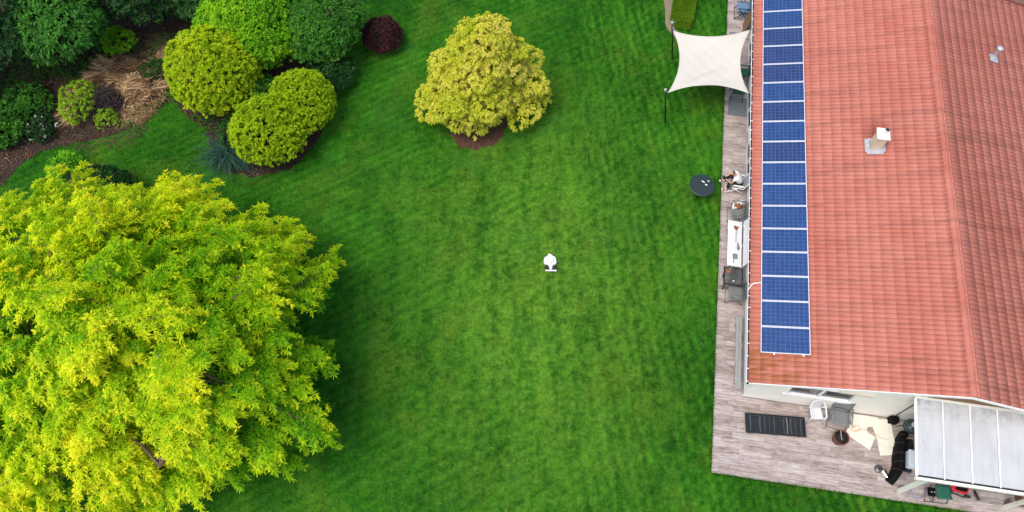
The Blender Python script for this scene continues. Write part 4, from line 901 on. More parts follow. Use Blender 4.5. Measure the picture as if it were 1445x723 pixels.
for sgn, wr in ((1, wrL), (-1, wrR)):
    pz = wr[2]; px, py = wr[0] - .075, wr[1] + .02 * sgn
    for k, (off, ln) in enumerate(((-.027, .055), (-.009, .065), (.009, .06), (.026, .048))):
        skin('finger', [((px, py + off * sgn, pz), .009), ((px - ln * .5, py + off * sgn + .012 * sgn, pz - .012), .0085), ((px - ln * .75, py + off * sgn + .03 * sgn, pz - .035), .008), ((px - ln * .6, py + off * sgn + .04 * sgn, pz - .055), .007)], [(0,1),(1,2),(2,3)], MT['skin'], sub=1)
    skin('thumb', [((wr[0] - .03, wr[1] + .03 * sgn, pz + .005), .012), ((wr[0] - .055, wr[1] + .055 * sgn, pz + .015), .010), ((wr[0] - .08, wr[1] + .065 * sgn, pz + .012), .009)], [(0,1),(1,2)], MT['skin'], sub=1)
skin('shirt', [((.03, 0, .52), (.19, .15)), ((-.05, 0, .70), (.20, .155)), ((-.17, 0, .88), (.215, .155)), ((-.255, 0, .955), (.11, .10)), (shL, .082), ((-.33, -.22, .80), .072), (shR, .082), ((-.34, .21, .81), .072)], [(0,1),(1,2),(2,3),(2,4),(4,5),(2,6),(6,7)], MT['shirt'])
skin('trousers', [((.0, 0, .53), (.165, .12)), (hipL, .112), (kneeL, .082), ((ankL[0], ankL[1], .14), .066), (hipR, .112), (kneeR, .082), ((ankR[0], ankR[1], .14), .066)], [(0,1),(1,2),(2,3),(0,4),(4,5),(5,6)], MT['trousers'])
for an, sy in ((ankL, -1), (ankR, 1)):
    sh = skin('shoe', [((an[0]+.05, an[1], .055), (.047, .05)), ((an[0]-.05, an[1], .055), (.047, .045)), ((an[0]-.15, an[1]+.01*sy, .045), (.052, .035)), ((an[0]-.20, an[1]+.012*sy, .04), (.04, .028))], [(0,1),(1,2),(2,3)], MT['shoe'])
    MB().prism([(an[0]+.09, an[1]-.04), (an[0]+.09, an[1]+.04), (an[0]-.12, an[1]+.055), (an[0]-.23, an[1]+.035), (an[0]-.23, an[1]-.025), (an[0]-.12, an[1]-.05)][::-1], .0, .022).build('sole', MT['sole'], sh, bevel=0.006)
    MB().lathe([(0.045, 0.0), (0.042, .03), (0.02, .042), (0.001, .045)], (an[0]-.205, an[1]+.012*sy, .03), 12).build('toe_cap', MT['sole'], sh, smooth=True)
hr = skin('hair', [((-.355, 0, 1.105), (.092, .085)), ((-.40, 0, 1.135), (.094, .088)), ((-.445, 0, 1.125), (.08, .062))], [(0,1),(1,2)], MT['hair'])
for sy in (-1, 1): MB().lathe([(0.001, -.012), (.011, -.006), (.012, 0), (.011, .006), (0.001, .012)], (-.497, sy * .032, 1.058), 10).build('eye', MT['sole'], pe, smooth=True)
MB().box((-.525, 0, 1.0), (.012, .05, .012)).build('mouth', MT['terra'], pe, bevel=.004)
rc = empty('remote_controller', hw(-.665, 9.62, DZ + .645), -YAW, 'small black remote controller held in the seated person\'s hands', 'controller')
MB().box((0, 0, 0.03), (.10, .17, .045)).build('body', MT['blackpl'], rc, bevel=.012)
MB().box((-.055, 0, .075), (.015, .13, .07), (0, R(25), 0)).build('screen', MT['navy'], rc, bevel=.004)
for y in (-.05, .05): MB().lathe([(.012, .05), (.008, .075), (.012, .085), (.001, .087)], (.01, y, 0), 10).build('stick', MT['greytube'], rc)

# ------------------------------------------------------------------ vegetation tools
def unit(v): return v / np.maximum(np.linalg.norm(v, axis=-1, keepdims=True), 1e-9)
def basis(A):
    ref = np.where(np.abs(A[:, 2:3]) < 0.9, np.array([[0, 0, 1.0]]), np.array([[1.0, 0, 0]]))
    U = unit(np.cross(A, ref)); return U, np.cross(A, U)
def raw_mesh(name, verts, loops, starts, tone=None, mat=None, parent=None):
    me = bpy.data.meshes.new(name); me.vertices.add(len(verts)); me.vertices.foreach_set('co', np.ascontiguousarray(verts, np.float32).ravel())
    me.loops.add(len(loops)); me.loops.foreach_set('vertex_index', loops.astype(np.int32)); me.polygons.add(len(starts))
    me.polygons.foreach_set('loop_start', starts.astype(np.int32))
    me.update(calc_edges=True); me.validate(clean_customdata=False)
    if tone is not None:
        at = me.attributes.new('tone', 'FLOAT', 'POINT'); at.data.foreach_set('value', tone.astype(np.float32))
    return link(name, me, mat, parent)
def rhombs(name, B, D, N, L, W, tone, mat, parent, droop=0.15, fold=0.1):
    n_ = len(B); S = unit(np.cross(D, N)); L = L[:, None]; W = W[:, None]
    v = np.stack([B, B + D * L * .45 + S * W * .5 + N * L * fold, B + D * L - N * L * droop, B + D * L * .45 - S * W * .5 + N * L * fold], 1).reshape(-1, 3)
    return raw_mesh(name, v, np.arange(n_ * 4), np.arange(n_) * 4, np.repeat(tone, 4), mat, parent)
def strips(name, B, D, N, L, W, tone, mat, parent, droop=0.3, base=0.3):
    n_ = len(B); S = unit(np.cross(D, N)); L = L[:, None]; W = W[:, None]; G = np.array([[0, 0, -1.0]])
    dr = droop if hasattr(droop, '__len__') else np.full(n_, droop); dr = dr[:, None]
    m = B + D * L * .55 + G * L * dr * .18; t = B + D * L * .95 + G * L * dr
    v = np.stack([B - S * W * base * .5, B + S * W * base * .5, m + S * W * .5, m - S * W * .5, t], 1).reshape(-1, 3)
    k = np.arange(n_)[:, None] * 5; lp = np.concatenate([k + 0, k + 1, k + 2, k + 3, k + 3, k + 2, k + 4], 1).ravel()
    st = np.stack([np.arange(n_) * 7, np.arange(n_) * 7 + 4], 1).ravel()
    return raw_mesh(name, v, lp, st, np.repeat(tone, 5), mat, parent)
def tufts(C, A, K, lo, hi, off=0.02):
    M_ = len(C); i = np.repeat(np.arange(M_), K); n_ = len(i); A_ = A[i]; U, Vv = basis(A_)
    th = rng.uniform(lo, hi, n_); ph = rng.uniform(0, 2 * np.pi, n_)
    D = A_ * np.cos(th)[:, None] + (U * np.cos(ph)[:, None] + Vv * np.sin(ph)[:, None]) * np.sin(th)[:, None]
    N = unit(A_ + np.array([[0, 0, .6]]) + rng.normal(0, .15, (n_, 3))); N = unit(N - D * np.sum(N * D, 1, keepdims=True))
    return i, C[i] + D * off, D, N
def lobe_points(lobes, dens, zmin=-0.35, jit=0.06, inner=0.90):
    L = np.array(lobes, float); C, Rr = L[:, :3], L[:, 3:6]; P, Nn, I = [], [], []
    for i in range(len(L)):
        area = 4 * np.pi * ((Rr[i, 0] * Rr[i, 1]) ** 1.6 / 3 + 2 * (Rr[i, 0] * Rr[i, 2]) ** 1.6 / 3) ** (1 / 1.6)
        n_ = int(area * dens); d = unit(rng.normal(0, 1, (n_, 3))); d = d[d[:, 2] > zmin]
        p = C[i] + d * Rr[i] * (1 + rng.normal(0, jit, (len(d), 1))); keep = np.ones(len(p), bool)
        for j in range(len(L)):
            if j != i: keep &= np.sum(((p - C[j]) / Rr[j]) ** 2, 1) > inner ** 2
        keep &= p[:, 2] > 0.05
        P.append(p[keep]); Nn.append(unit(d / Rr[i])[keep]); I.append(np.full(keep.sum(), i))
    return np.concatenate(P), np.concatenate(Nn), np.concatenate(I)
def pnoise(P, f, seed):
    r_ = np.random.default_rng(seed); o_ = np.zeros(len(P))
    for k in range(6):
        d = r_.normal(0, 1, 3) * f * (1 + .5 * k); o_ += np.sin(P @ d + r_.uniform(0, 6.28)) / (1 + .4 * k)
    return o_ / 3.2
def bush(name, label, cat, loc, lobes, mat, dens=60, K=8, leaf=(0.07, 0.12), wid=0.55, ang=(0.3, 1.25), tone=(0.5, 0.25), group=None, style='rhomb', droop=0.2, trunk=None, fill=0.35, jit=0.06, nfreq=1.6, upbias=0.35):
    loc = np.array(loc, float); e = empty(name, tuple(loc), 0, label, cat, group)
    P, Nn, I = lobe_points(lobes, dens, jit=jit)
    if fill:
        L2 = [(l[0], l[1], l[2], l[3] * .84, l[4] * .84, l[5] * .84) for l in lobes]; P2, N2, I2 = lobe_points(L2, dens * fill, jit=jit, inner=.8)
        P = np.concatenate([P, P2]); Nn = np.concatenate([Nn, N2]); I = np.concatenate([I, I2])
    A = unit(Nn + np.array([[0, 0, upbias]]) + rng.normal(0, .25, P.shape))
    i, B, D, N = tufts(P, A, K, *ang)
    lt = rng.normal(0, 1, len(lobes))
    tn = tone[0] + tone[1] * (pnoise(P, nfreq, len(P)) * .7 + rng.normal(0, .5, len(P)) * .6 + .35 * lt[I])
    tn = np.clip(tn[i] + rng.normal(0, .08, len(i)), 0, 1)
    L = rng.uniform(leaf[0], leaf[1], len(B)); W = L * wid * rng.uniform(.8, 1.2, len(B))
    (rhombs if style == 'rhomb' else strips)('crown', B, D, N, L, W, tn, mat, e, droop)
    t = MB(); zt = float(np.mean([l[2] for l in lobes])); tr = trunk or 0.06
    t.tube([(0, 0, -.05), (0.02, .01, zt * .5), (0.0, 0.03, zt)], [tr * 1.3, tr, tr * .7], 8)
    t.build('trunk', MT['bark'], e, smooth=True)
    tb = MB()
    for l in lobes[:14]:
        tb.tube([(0, 0, zt * .35), (l[0] * .5, l[1] * .5, zt * .45 + l[2] * .3), (l[0] * .92, l[1] * .92, max(l[2], .15))], [tr * .6, tr * .42, tr * .2], 6)
    tb.build('limbs', MT['bark'], e, smooth=True)
    return e

# ------------------------------------------------------------------ big golden tree at the left
def big_tree():
    base = np.array((-12.7, 9.0, 0)); e = empty('golden_tree', tuple(base), 0, 'huge spreading golden yellow tree with feathery drooping leaves at the edge of the lawn', 'tree')
    r_ = np.random.default_rng(3)
    def Rphi(ph):
        xs = [-3.15, -2.4, -1.9, -1.5, -1.11, -.87, -.6, -.45, -.3, 0, .24, .5, .65, .8, 1.02, 1.2, 1.58, 1.81, 2.09, 2.3, 2.5, 3.15]
        ys = [8.0, 7.2, 6.4, 5.7, 5.3, 5.9, 6.8, 7.1, 6.9, 6.0, 6.3, 7.0, 7.2, 6.8, 6.45, 6.6, 6.9, 7.1, 8.1, 7.9, 8.1, 8.0]
        return np.interp(ph, xs, ys) - .05 + .25 * math.exp(-((ph + .3) / .4) ** 2)
    Cs, As, Ts, starts = [], [], [], []
    def add_bough(end, dirv, ln, tone, nb):
        d = unit(dirv[None])[0]; side = unit(np.cross(d, [0, 0, 1.0])[None])[0]
        for k in range(nb):
            t = (k + .5) / nb; sg = 1 if k % 2 else -1
            p = end - d * ln * (1 - t) + np.array([0, 0, -.10 * (1 - t)])
            bd = unit((d * (.7 + .5 * t) + side * sg * (1.0 - .55 * t) + np.array([0, 0, .25]) + r_.normal(0, .2, 3))[None])[0]
            bl = (.74 - .28 * t) * r_.uniform(.7, 1.25)
            for m in np.arange(6) / 2:
                q = p + bd * bl * (m + .5) / 3 + np.array([0, 0, -.06 * m * m]) + r_.normal(0, .03, 3); Cs.append(q)
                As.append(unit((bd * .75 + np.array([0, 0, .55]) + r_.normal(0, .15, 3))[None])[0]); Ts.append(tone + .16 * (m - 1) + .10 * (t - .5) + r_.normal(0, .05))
        Cs.append(end); As.append(unit((d + np.array([0, 0, .4]))[None])[0]); Ts.append(tone + .18)
    golden = np.pi * (3 - np.sqrt(5)); NB = 560
    for i in range(NB):
        rho = math.sqrt((i + .5) / NB); ph = (i * golden + r_.normal(0, .12) + np.pi) % (2 * np.pi) - np.pi
        Rr = Rphi(ph); layer = r_.random()
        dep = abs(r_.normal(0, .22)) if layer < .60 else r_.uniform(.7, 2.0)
        lump_ = .55 * math.sin(ph * 6 + rho * 7) + .5 * math.sin(rho * 15 + ph * 3 + 1.0) + .35 * math.sin(ph * 11 - rho * 9)
        z = 3.1 + 4.6 * (1 - rho ** 2.3) ** .75 + lump_ * .75 - dep
        rr = Rr * rho * (1 - .03 * dep) + (r_.uniform(-.45, .35) if rho > .86 else r_.normal(0, .15))
        end = np.array([math.cos(ph) * rr, math.sin(ph) * rr, max(z, 1.8)])
        dv = np.array([math.cos(ph + r_.normal(0, .45)), math.sin(ph + r_.normal(0, .45)), .45 * (1 - rho) + .05 + r_.normal(0, .12)])
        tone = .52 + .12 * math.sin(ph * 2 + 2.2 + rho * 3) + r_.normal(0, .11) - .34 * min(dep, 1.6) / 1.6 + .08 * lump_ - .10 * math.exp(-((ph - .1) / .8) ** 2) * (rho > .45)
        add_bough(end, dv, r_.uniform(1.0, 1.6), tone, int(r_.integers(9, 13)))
        starts.append((end, dv))
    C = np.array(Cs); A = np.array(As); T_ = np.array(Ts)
    i, B, D, N = tufts(C, A, 11, .55, 1.6, .02)
    n_ = len(B); L = rng.uniform(.10, .21, n_); W = L * rng.uniform(.16, .26, n_)
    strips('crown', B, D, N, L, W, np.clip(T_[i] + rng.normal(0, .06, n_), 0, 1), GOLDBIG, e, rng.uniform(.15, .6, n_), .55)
    MB().tube([(0, 0, -.1), (.05, .02, 1.2), (.0, .1, 2.4)], [.34, .26, .22], 12).build('trunk', MT['bark'], e, smooth=True)
    lim = []
    for k in range(9):
        ph = k * 2 * np.pi / 9 + .3; p = [(0, .1, 2.2), (1.3 * math.cos(ph), 1.3 * math.sin(ph), 3.5), (3.0 * math.cos(ph + .1), 3.0 * math.sin(ph + .1), 4.6), (4.6 * math.cos(ph), 4.6 * math.sin(ph), 4.7)]
        MB().tube([tuple(x) for x in spline(p, 3)], [.17 - .013 * q for q in range(10)], 8).build('limb', MT['bark'], e, smooth=True); lim.append(p)
    tw = MB()
    for k in range(0, len(starts), 3):
        end, dv = starts[k]; d = unit(dv[None])[0]; j = min((p for q in lim for p in q[1:]), key=lambda p: np.linalg.norm(np.array(p) - end + np.array([0, 0, .8])))
        mid = (np.array(j) + end - d * 1.2) / 2 + np.array([0, 0, .1]); tw.tube([j, mid, end - d * .9, end], [.045, .03, .018, .008], 5)
    tw.build('twigs', MT['twig'], e)
big_tree()

# ------------------------------------------------------------------ golden cone tree in its mulch circle
def cone_tree():
    r_ = np.random.default_rng(21); lobes = []
    H_ = 5.2
    for k in range(88):
        t = (k + .5) / 88; z = .75 + (H_ - .75) * t ** 1.25; ph = k * 2.39996 + r_.normal(0, .2)
        Rr = (2.34 * (1 - (z / (H_ + .55)) ** 1.8) + .10) * (1 + .11 * math.sin(2 * ph + .4) + .10 * math.sin(3 * ph + 1.0)) * (.80 + .20 * min(1, z / 1.8))
        rad = Rr * (.82 + r_.normal(0, .15)); q = .34 + .30 * (1 - t) * r_.uniform(.7, 1.2)
        lobes.append((math.cos(ph) * rad * 1.02 + .12 * z, math.sin(ph) * rad * .86, z, q * 1.15, q * 1.15, q * .8))
    lobes += [(2.55, .25, 1.9, .5, .5, .42), (2.2, .65, 2.4, .5, .5, .4), (1.95, -1.3, .9, .42, .45, .36), (-2.0, -1.0, .9, .5, .45, .38), (.7, .05, 5.0, .62, .55, .55), (.45, -.2, 4.7, .5, .5, .5), (1.1, .1, 4.6, .5, .5, .5), (.75, .0, 4.2, .8, .8, .7), (.5, 0, 3.3, 1.3, 1.2, 1.3), (.2, 0, 2.0, 1.65, 1.5, 1.1)]
    return bush('golden_cone_tree', 'golden yellow cone shaped tree rising from a mulch circle in the lawn', 'tree', (-1.75, 22.1, 0), [(l[0], l[1], l[2], l[3] * .86, l[4] * .86, l[5] * .86) for l in lobes], GOLDCONE, dens=34, K=15, leaf=(.11, .20), wid=.30, ang=(.2, 1.25), tone=(.66, .26), style='strip', droop=.45, trunk=.14, fill=.5, nfreq=1.2, jit=.09)
cone_tree()

def knobbly(c, r, n_, q, seed, zmin=-.2):
    r_ = np.random.default_rng(seed); L = [(c[0], c[1], c[2], r[0] * .93, r[1] * .93, r[2] * .93)]
    for k in range(n_):
        z = 1 - (k + .5) / n_ * (1 - zmin); ph = k * 2.39996; h = math.sqrt(max(0, 1 - z * z)); s_ = r_.uniform(.75, 1.2) * q
        f = .86 + r_.normal(0, .025); L.append((c[0] + math.cos(ph) * h * r[0] * f, c[1] + math.sin(ph) * h * r[1] * f, c[2] + z * r[2] * f, s_, s_, s_ * .85))
    return L
bush('golden_round_shrub', 'big billowy golden yellow rounded shrub beside the brush heap', 'shrub', (-13.12, 22.5, 0), knobbly((0, 0.05, 1.75), (1.88, 1.95, 1.95), 70, .40, 1), GOLDRND, dens=52, K=15, leaf=(.08, .14), wid=.42, tone=(.60, .26), fill=.4, jit=.05, ang=(.15, 1.05))
bush('golden_dome_shrub', 'smooth golden green dome shrub beside the blue green grass clump', 'shrub', (-10.5, 19.85, 0), knobbly((0, 0, 1.15), (1.58, 1.55, 1.35), 60, .27, 2), GOLDRND, dens=56, K=14, leaf=(.08, .13), wid=.45, tone=(.46, .22), fill=.4, nfreq=4, jit=.045, ang=(.15, 1.05))
bush('golden_dome_shrub', 'smooth golden green dome shrub pressed against its twin, nearer the bright green shrub', 'shrub', (-9.3, 21.35, 0), knobbly((0, 0, 1.15), (1.4, 1.45, 1.35), 54, .27, 3), GOLDRND, dens=56, K=14, leaf=(.08, .13), wid=.45, tone=(.46, .22), fill=.4, nfreq=4, jit=.045, ang=(.15, 1.05))
bush('bright_green_shrub', 'large bright fresh green shrub behind the golden shrubs', 'shrub', (-11.75, 25.0, 0), knobbly((0, 0, 2.0), (2.15, 2.1, 1.9), 46, .55, 4), FRESH, dens=75, K=9, leaf=(.08, .14), wid=.5, tone=(.6, .28), fill=.35)
bush('glossy_green_shrub', 'large mid green glossy leaved shrub between bright green shrub and maroon bush', 'shrub', (-8.85, 25.4, 0), knobbly((0, 0, 1.75), (1.75, 1.85, 1.65), 34, .5, 5), MIDG, dens=75, K=8, leaf=(.10, .17), wid=.34, tone=(.55, .28), fill=.35)
bush('dark_green_shrub', 'low dark green shrub at the foot of the glossy green shrub', 'shrub', (-8.4, 23.4, 0), knobbly((0, 0, .55), (.95, .9, .6), 16, .3, 6), DARKG, dens=70, K=8, leaf=(.09, .15), wid=.5, tone=(.45, .25))
bush('dark_green_shrub', 'low dark green shrub squeezed between the golden shrubs', 'shrub', (-11.5, 21.7, 0), knobbly((0, 0, .8), (1.05, 1.2, .8), 18, .35, 7), MIDG, dens=70, K=8, leaf=(.09, .15), wid=.5, tone=(.3, .22))
bush('dark_green_shrub', 'low bluish dark shrub behind the blue green grass clump', 'shrub', (-12.1, 20.25, 0), knobbly((0, 0, .5), (.8, .6, .5), 12, .3, 8), DARKG, dens=70, K=8, leaf=(.08, .13), wid=.4, tone=(.7, .25))
bush('maroon_shrub', 'small round maroon leaved shrub standing alone in the lawn', 'shrub', (-6.23, 25.85, 0), knobbly((0, 0, .55), (.86, .92, .58), 40, .20, 9), MAROON, dens=150, K=9, leaf=(.05, .09), wid=.5, tone=(.5, .28), nfreq=4)
# dark trees and shrubs of the wild corner
def leafy_tree(name, label, loc, c, r, n_, q, mat, seed, tone, leaf=(.12, .2), dens=42, K=9, wid=.42, group=None):
    return bush(name, label, 'tree', loc, knobbly(c, r, n_, q, seed, -.45), mat, dens=dens, K=K, leaf=leaf, wid=wid, tone=tone, style='strip', droop=.35, trunk=.13, fill=.4, group=group, ang=(.35, 1.5), jit=.10)
leafy_tree('broadleaf_tree', 'mid green broadleaf tree leaning over the brush heap', (-20.1, 24.9, 0), (0, -.5, 2.7), (1.75, 1.55, 1.2), 30, .55, MIDG, 31, (.20, .28), leaf=(.16, .28), wid=.3, dens=30)
leafy_tree('dark_tree', 'very dark bluish tree in the far shaded corner of the garden', (-23.0, 24.9, 0), (0, 0, 3.0), (2.3, 2.4, 1.9), 26, .8, DARKG, 32, (.30, .25), leaf=(.1, .17))
leafy_tree('dark_tree', 'dark evergreen tree behind the broadleaf tree', (-20.2, 27.6, 0), (0, 0, 3.4), (2.2, 2.0, 2.0), 24, .8, DARKG, 33, (.35, .25), leaf=(.1, .17))
leafy_tree('dark_tree', 'dark evergreen tree behind the heap of dry reeds', (-17.2, 27.4, 0), (0, 0, 2.6), (2.0, 1.7, 1.8), 24, .7, DARKG, 34, (.42, .28), leaf=(.1, .17))
leafy_tree('dark_tree', 'dark evergreen tree behind the billowy golden shrub', (-14.4, 27.3, 0), (0, 0, 2.3), (1.7, 1.6, 1.7), 20, .7, DARKG, 35, (.45, .28), leaf=(.1, .17))
leafy_tree('dark_tree', 'dark shaded tree on the outer edge of the wild corner', (-25.6, 21.9, 0), (0, 0, 2.0), (1.7, 2.0, 1.5), 20, .7, DARKG, 36, (.4, .25), leaf=(.1, .17))
bush('leafy_shrub', 'low dark green shrub spreading over the shaded bed edge', 'shrub', (-23.0, 20.4, 0), knobbly((0, 0, .45), (1.3, 1.0, .55), 22, .35, 41), MIDG, dens=60, K=8, leaf=(.09, .16), wid=.5, tone=(.42, .3))
bush('leafy_shrub', 'low green shrub with small bright shoots beside the dark tree', 'shrub', (-21.9, 21.8, 0), knobbly((0, 0, .35), (.95, .8, .4), 16, .3, 42), MIDG, dens=55, K=8, leaf=(.09, .16), wid=.5, tone=(.3, .35))
bush('flowering_shrub', 'low dark shrub dotted with white flowers at the bed edge', 'shrub', (-21.1, 20.5, 0), knobbly((0, 0, .25), (.65, .6, .3), 12, .25, 43), DARKG, dens=60, K=8, leaf=(.08, .13), wid=.5, tone=(.4, .25))
fl_e = [o for o in COL.objects if o.name.startswith('flowering_shrub')][0]
fb_ = np.column_stack([rng.normal(0, .38, 42), rng.normal(0, .34, 42), rng.uniform(.42, .62, 42)])
i, B, D, N = tufts(fb_, unit(rng.normal(0, .3, (42, 3)) + np.array([[0, 0, 1.0]])), 5, .9, 1.4)
fl_o = rhombs('flowers', B, D, N, rng.uniform(.05, .08, len(B)), rng.uniform(.04, .05, len(B)), rng.random(len(B)), MT['petal'], fl_e); tag(fl_o, kind='stuff')
bush('lime_sapling', 'small fresh green bush standing between the dry reeds and dark trees', 'shrub', (-18.4, 25.1, 0), knobbly((0, 0, .75), (.5, .45, .4), 12, .3, 44), FRESH, dens=70, K=8, leaf=(.09, .15), wid=.42, tone=(.5, .25))
bush('dark_green_shrub', 'large dark shrub half hidden behind the huge golden tree', 'shrub', (-17.3, 17.1, 0), knobbly((0, 0, .7), (1.2, .85, .6), 22, .35, 45), DARKG, dens=70, K=8, leaf=(.08, .13), wid=.5, tone=(.35, .25))
bush('light_green_bush', 'light green feathery bush next to the large dark shrub', 'shrub', (-19.1, 18.2, 0), knobbly((0, 0, .6), (.5, .62, .45), 12, .28, 46), FRESH, dens=20, K=9, leaf=(.14, .24), wid=.26, tone=(.4, .25), style='strip', droop=.4, fill=.1)
# lime weeds over dark brushwood
def brush(name, label, cat, loc, n_, rad, hgt, Lr, r0, mat, seed, flat=.5):
    r_ = np.random.default_rng(seed); e = empty(name, loc, 0, label, cat); b = MB()
    for k in range(n_):
        ph, q = r_.uniform(0, 6.28), math.sqrt(r_.random()) * rad; c = np.array([math.cos(ph) * q, math.sin(ph) * q * .85, hgt * (1 - (q / rad) ** 2) * r_.uniform(.3, 1) + .03])
        d = unit((r_.normal(0, 1, 3) * np.array([1, 1, flat]))[None])[0]; L = r_.uniform(*Lr)
        b.tube([c - d * L / 2, c + r_.normal(0, .04, 3) * L, c + d * L / 2], [r0, r0 * .8, r0 * .35], 4)
    b.v = [(x, y, max(z, .01)) for x, y, z in b.v]
    tag(b.build('twigs', mat, e), kind='stuff'); return e
def straw_heap(name, label, loc, rx, ry, h, n_, main, seed, L=(.5, 1.1), W=.03):
    r_ = np.random.default_rng(seed); e = empty(name, loc, 0, label, 'heap')
    nb = 22; cen = np.column_stack([r_.uniform(-rx, rx, nb), r_.uniform(-ry, ry, nb)]); ang = main + r_.normal(0, 1.1, nb)
    p = r_.uniform(-1, 1, (n_, 2)); p = p[np.sum(p * p, 1) < 1] * [rx, ry]; j = np.argmin(np.sum((p[:, None] - cen[None]) ** 2, 2), 1)
    z = h * (1 - (p[:, 0] / rx) ** 2 * .8 - (p[:, 1] / ry) ** 2 * .8) * (.65 + .35 * np.sin(j * 2.1)) ; z = np.maximum(z, .02) * r_.uniform(.6, 1.05, len(p)) + .015
    a_ = ang[j] + r_.normal(0, .34, len(p)); tilt = r_.normal(.0, .26, len(p)); D = unit(np.column_stack([np.cos(a_), np.sin(a_), tilt]))
    N = unit(np.array([[0, 0, 1.0]]) + r_.normal(0, .3, (len(p), 3))); N = unit(N - D * np.sum(N * D, 1, keepdims=True))
    ln = r_.uniform(*L, len(p)); B = np.column_stack([p, z]) - D * ln[:, None] * .5; B[:, 2] = np.maximum(B[:, 2], .02)
    tag(strips('straw', B, D, N, ln, np.full(len(p), W) * r_.uniform(.6, 1.4, len(p)), np.clip(.38 + .26 * np.sin(j * 1.7) + r_.normal(0, .26, len(p)), 0, 1), STRAW, e, .12, .8), kind='stuff')
    b = MB(); b.lathe([(1.0, 0), (.8, h * .2), (.5, h * .36), (.001, h * .42)], seg=18, sx=rx * .7, sy=ry * .7); b.build('heap_core', MT['strawcore'], e, smooth=True); return e
straw_heap('dry_reed_heap', 'big heap of tan cut reeds below the broadleaf tree', (-18.45, 23.55, 0), 1.25, 1.15, .8, 3200, .9, 1, W=.042)
straw_heap('dry_reed_heap', 'heap of tan folded reeds between the brushwood and the reed fringe', (-17.2, 22.75, 0), 1.1, .85, .65, 2600, 2.6, 2, W=.042)
straw_heap('dry_reed_heap', 'fringe of long dry reeds fanning out beside the billowy golden shrub', (-15.95, 24.0, 0), .75, 1.0, .40, 1200, -1.0, 3, (.8, 1.5))
straw_heap('dry_reed_heap', 'small strip of dry stalks trailing past the lime green weeds', (-20.15, 21.9, 0), .35, 1.1, .25, 600, 1.3, 4)
straw_heap('dry_reed_heap', 'scattered pinkish dry stalks lying along the lawn edge of the brush heap', (-17.5, 21.55, 0), 1.1, .4, .22, 800, .4, 5)
brush('brushwood_heap', 'dark heap of brushwood twigs between lime weeds and tan reeds', 'heap', (-18.6, 22.0, 0), 1100, 1.05, .9, (.25, .7), .013, MT['darktwig'], 7)
tw_o = brush('scattered_twigs', 'pale dry twigs strewn along the lawn edge of the wild bed', 'twigs', (-18.6, 21.6, 0), 520, 2.6, .12, (.25, .9), .009, MT['twig'], 9, .12)
tw_o = brush('scattered_twigs', 'dry brown stems strewn between the billowy golden shrub and dark trees', 'twigs', (-16.8, 24.9, 0), 420, 1.7, .18, (.3, 1.0), .010, MT['twig'], 10, .15)
bush('lime_weed', 'lime green leafy weeds growing over the brushwood heap', 'weed', (-19.5, 21.75, 0), knobbly((0, 0, .55), (.62, 1.0, .45), 18, .3, 51), LIME, dens=50, K=8, leaf=(.07, .12), wid=.45, tone=(.5, .3), fill=.1)
bush('lime_weed', 'small lime green weed at the foot of the brushwood heap', 'weed', (-18.2, 21.1, 0), knobbly((0, 0, .25), (.4, .3, .25), 8, .2, 52), LIME, dens=60, K=8, leaf=(.07, .12), wid=.45, tone=(.3, .3), fill=.1)
bush('dark_green_shrub', 'small dark green plant growing inside the ring of dry reeds', 'shrub', (-16.55, 23.75, 0), knobbly((0, 0, .3), (.45, .4, .3), 10, .22, 53), DARKG, dens=70, K=8, leaf=(.08, .13), wid=.5, tone=(.7, .3), fill=.1)
# litter and twigs over the beds
def scatter_in(poly, n_, box):
    p = np.column_stack([rng.uniform(box[0], box[2], n_), rng.uniform(box[1], box[3], n_)]); return p[inpoly(p, poly)]
p = scatter_in(BEDS, 52000, (-27, 16.5, -7, 29.5)); n_ = len(p)
az = rng.uniform(0, 6.28, n_); D = unit(np.column_stack([np.cos(az), np.sin(az), rng.normal(.1, .3, n_)])); N = unit(rng.normal(0, .35, (n_, 3)) + np.array([[0, 0, 1.0]])); N = unit(N - D * np.sum(N * D, 1, keepdims=True))
o = rhombs('leaf_litter', np.column_stack([p, rng.uniform(.012, .05, n_)]), D, N, rng.uniform(.05, .13, n_), rng.uniform(.025, .06, n_), np.clip(.33 + .22 * pnoise(np.column_stack([p, p[:, 0] * 0]), .9, 5) + rng.normal(0, .16, n_), 0, 1), LITTER, None)
tag(o, 'brown fallen leaves and debris covering the garden bed', 'leaf litter', kind='stuff')
p = scatter_in(MULCH, 5200, (-4, 19, 0, 23)); n_ = len(p); az = rng.uniform(0, 6.28, n_); D = unit(np.column_stack([np.cos(az), np.sin(az), rng.normal(.1, .2, n_)])); N = unit(np.cross(D, np.cross(np.array([[0, 0, 1.0]]), D)))
tag(rhombs('mulch_chips', np.column_stack([p, rng.uniform(.012, .03, n_)]), D, N, rng.uniform(.04, .09, n_), rng.uniform(.02, .035, n_), np.clip(rng.normal(.28, .15, n_), 0, 1), LITTER, None), 'reddish bark chips around the golden cone tree', 'mulch', kind='stuff')
p = scatter_in(BEDS, 9000, (-27, 18.5, -13.5, 29.5)); q3 = np.column_stack([p, p[:, 0] * 0]); p = p[pnoise(q3, .8, 91) > .02]; n_ = len(p)
C = np.column_stack([p, rng.uniform(.03, .14, n_)]); i, B, D, N = tufts(C, unit(rng.normal(0, .2, C.shape) + np.array([[0, 0, 1.0]])), 5, .7, 1.5); m_ = len(B)
tag(rhombs('ground_cover', B, D, N, rng.uniform(.06, .13, m_), rng.uniform(.03, .06, m_), np.clip(.30 + .25 * pnoise(C, 1.5, 17)[i] + rng.normal(0, .15, m_), 0, 1), MIDG, None), 'low dark green weeds and ivy spreading over the shaded bed', 'weeds', kind='stuff')
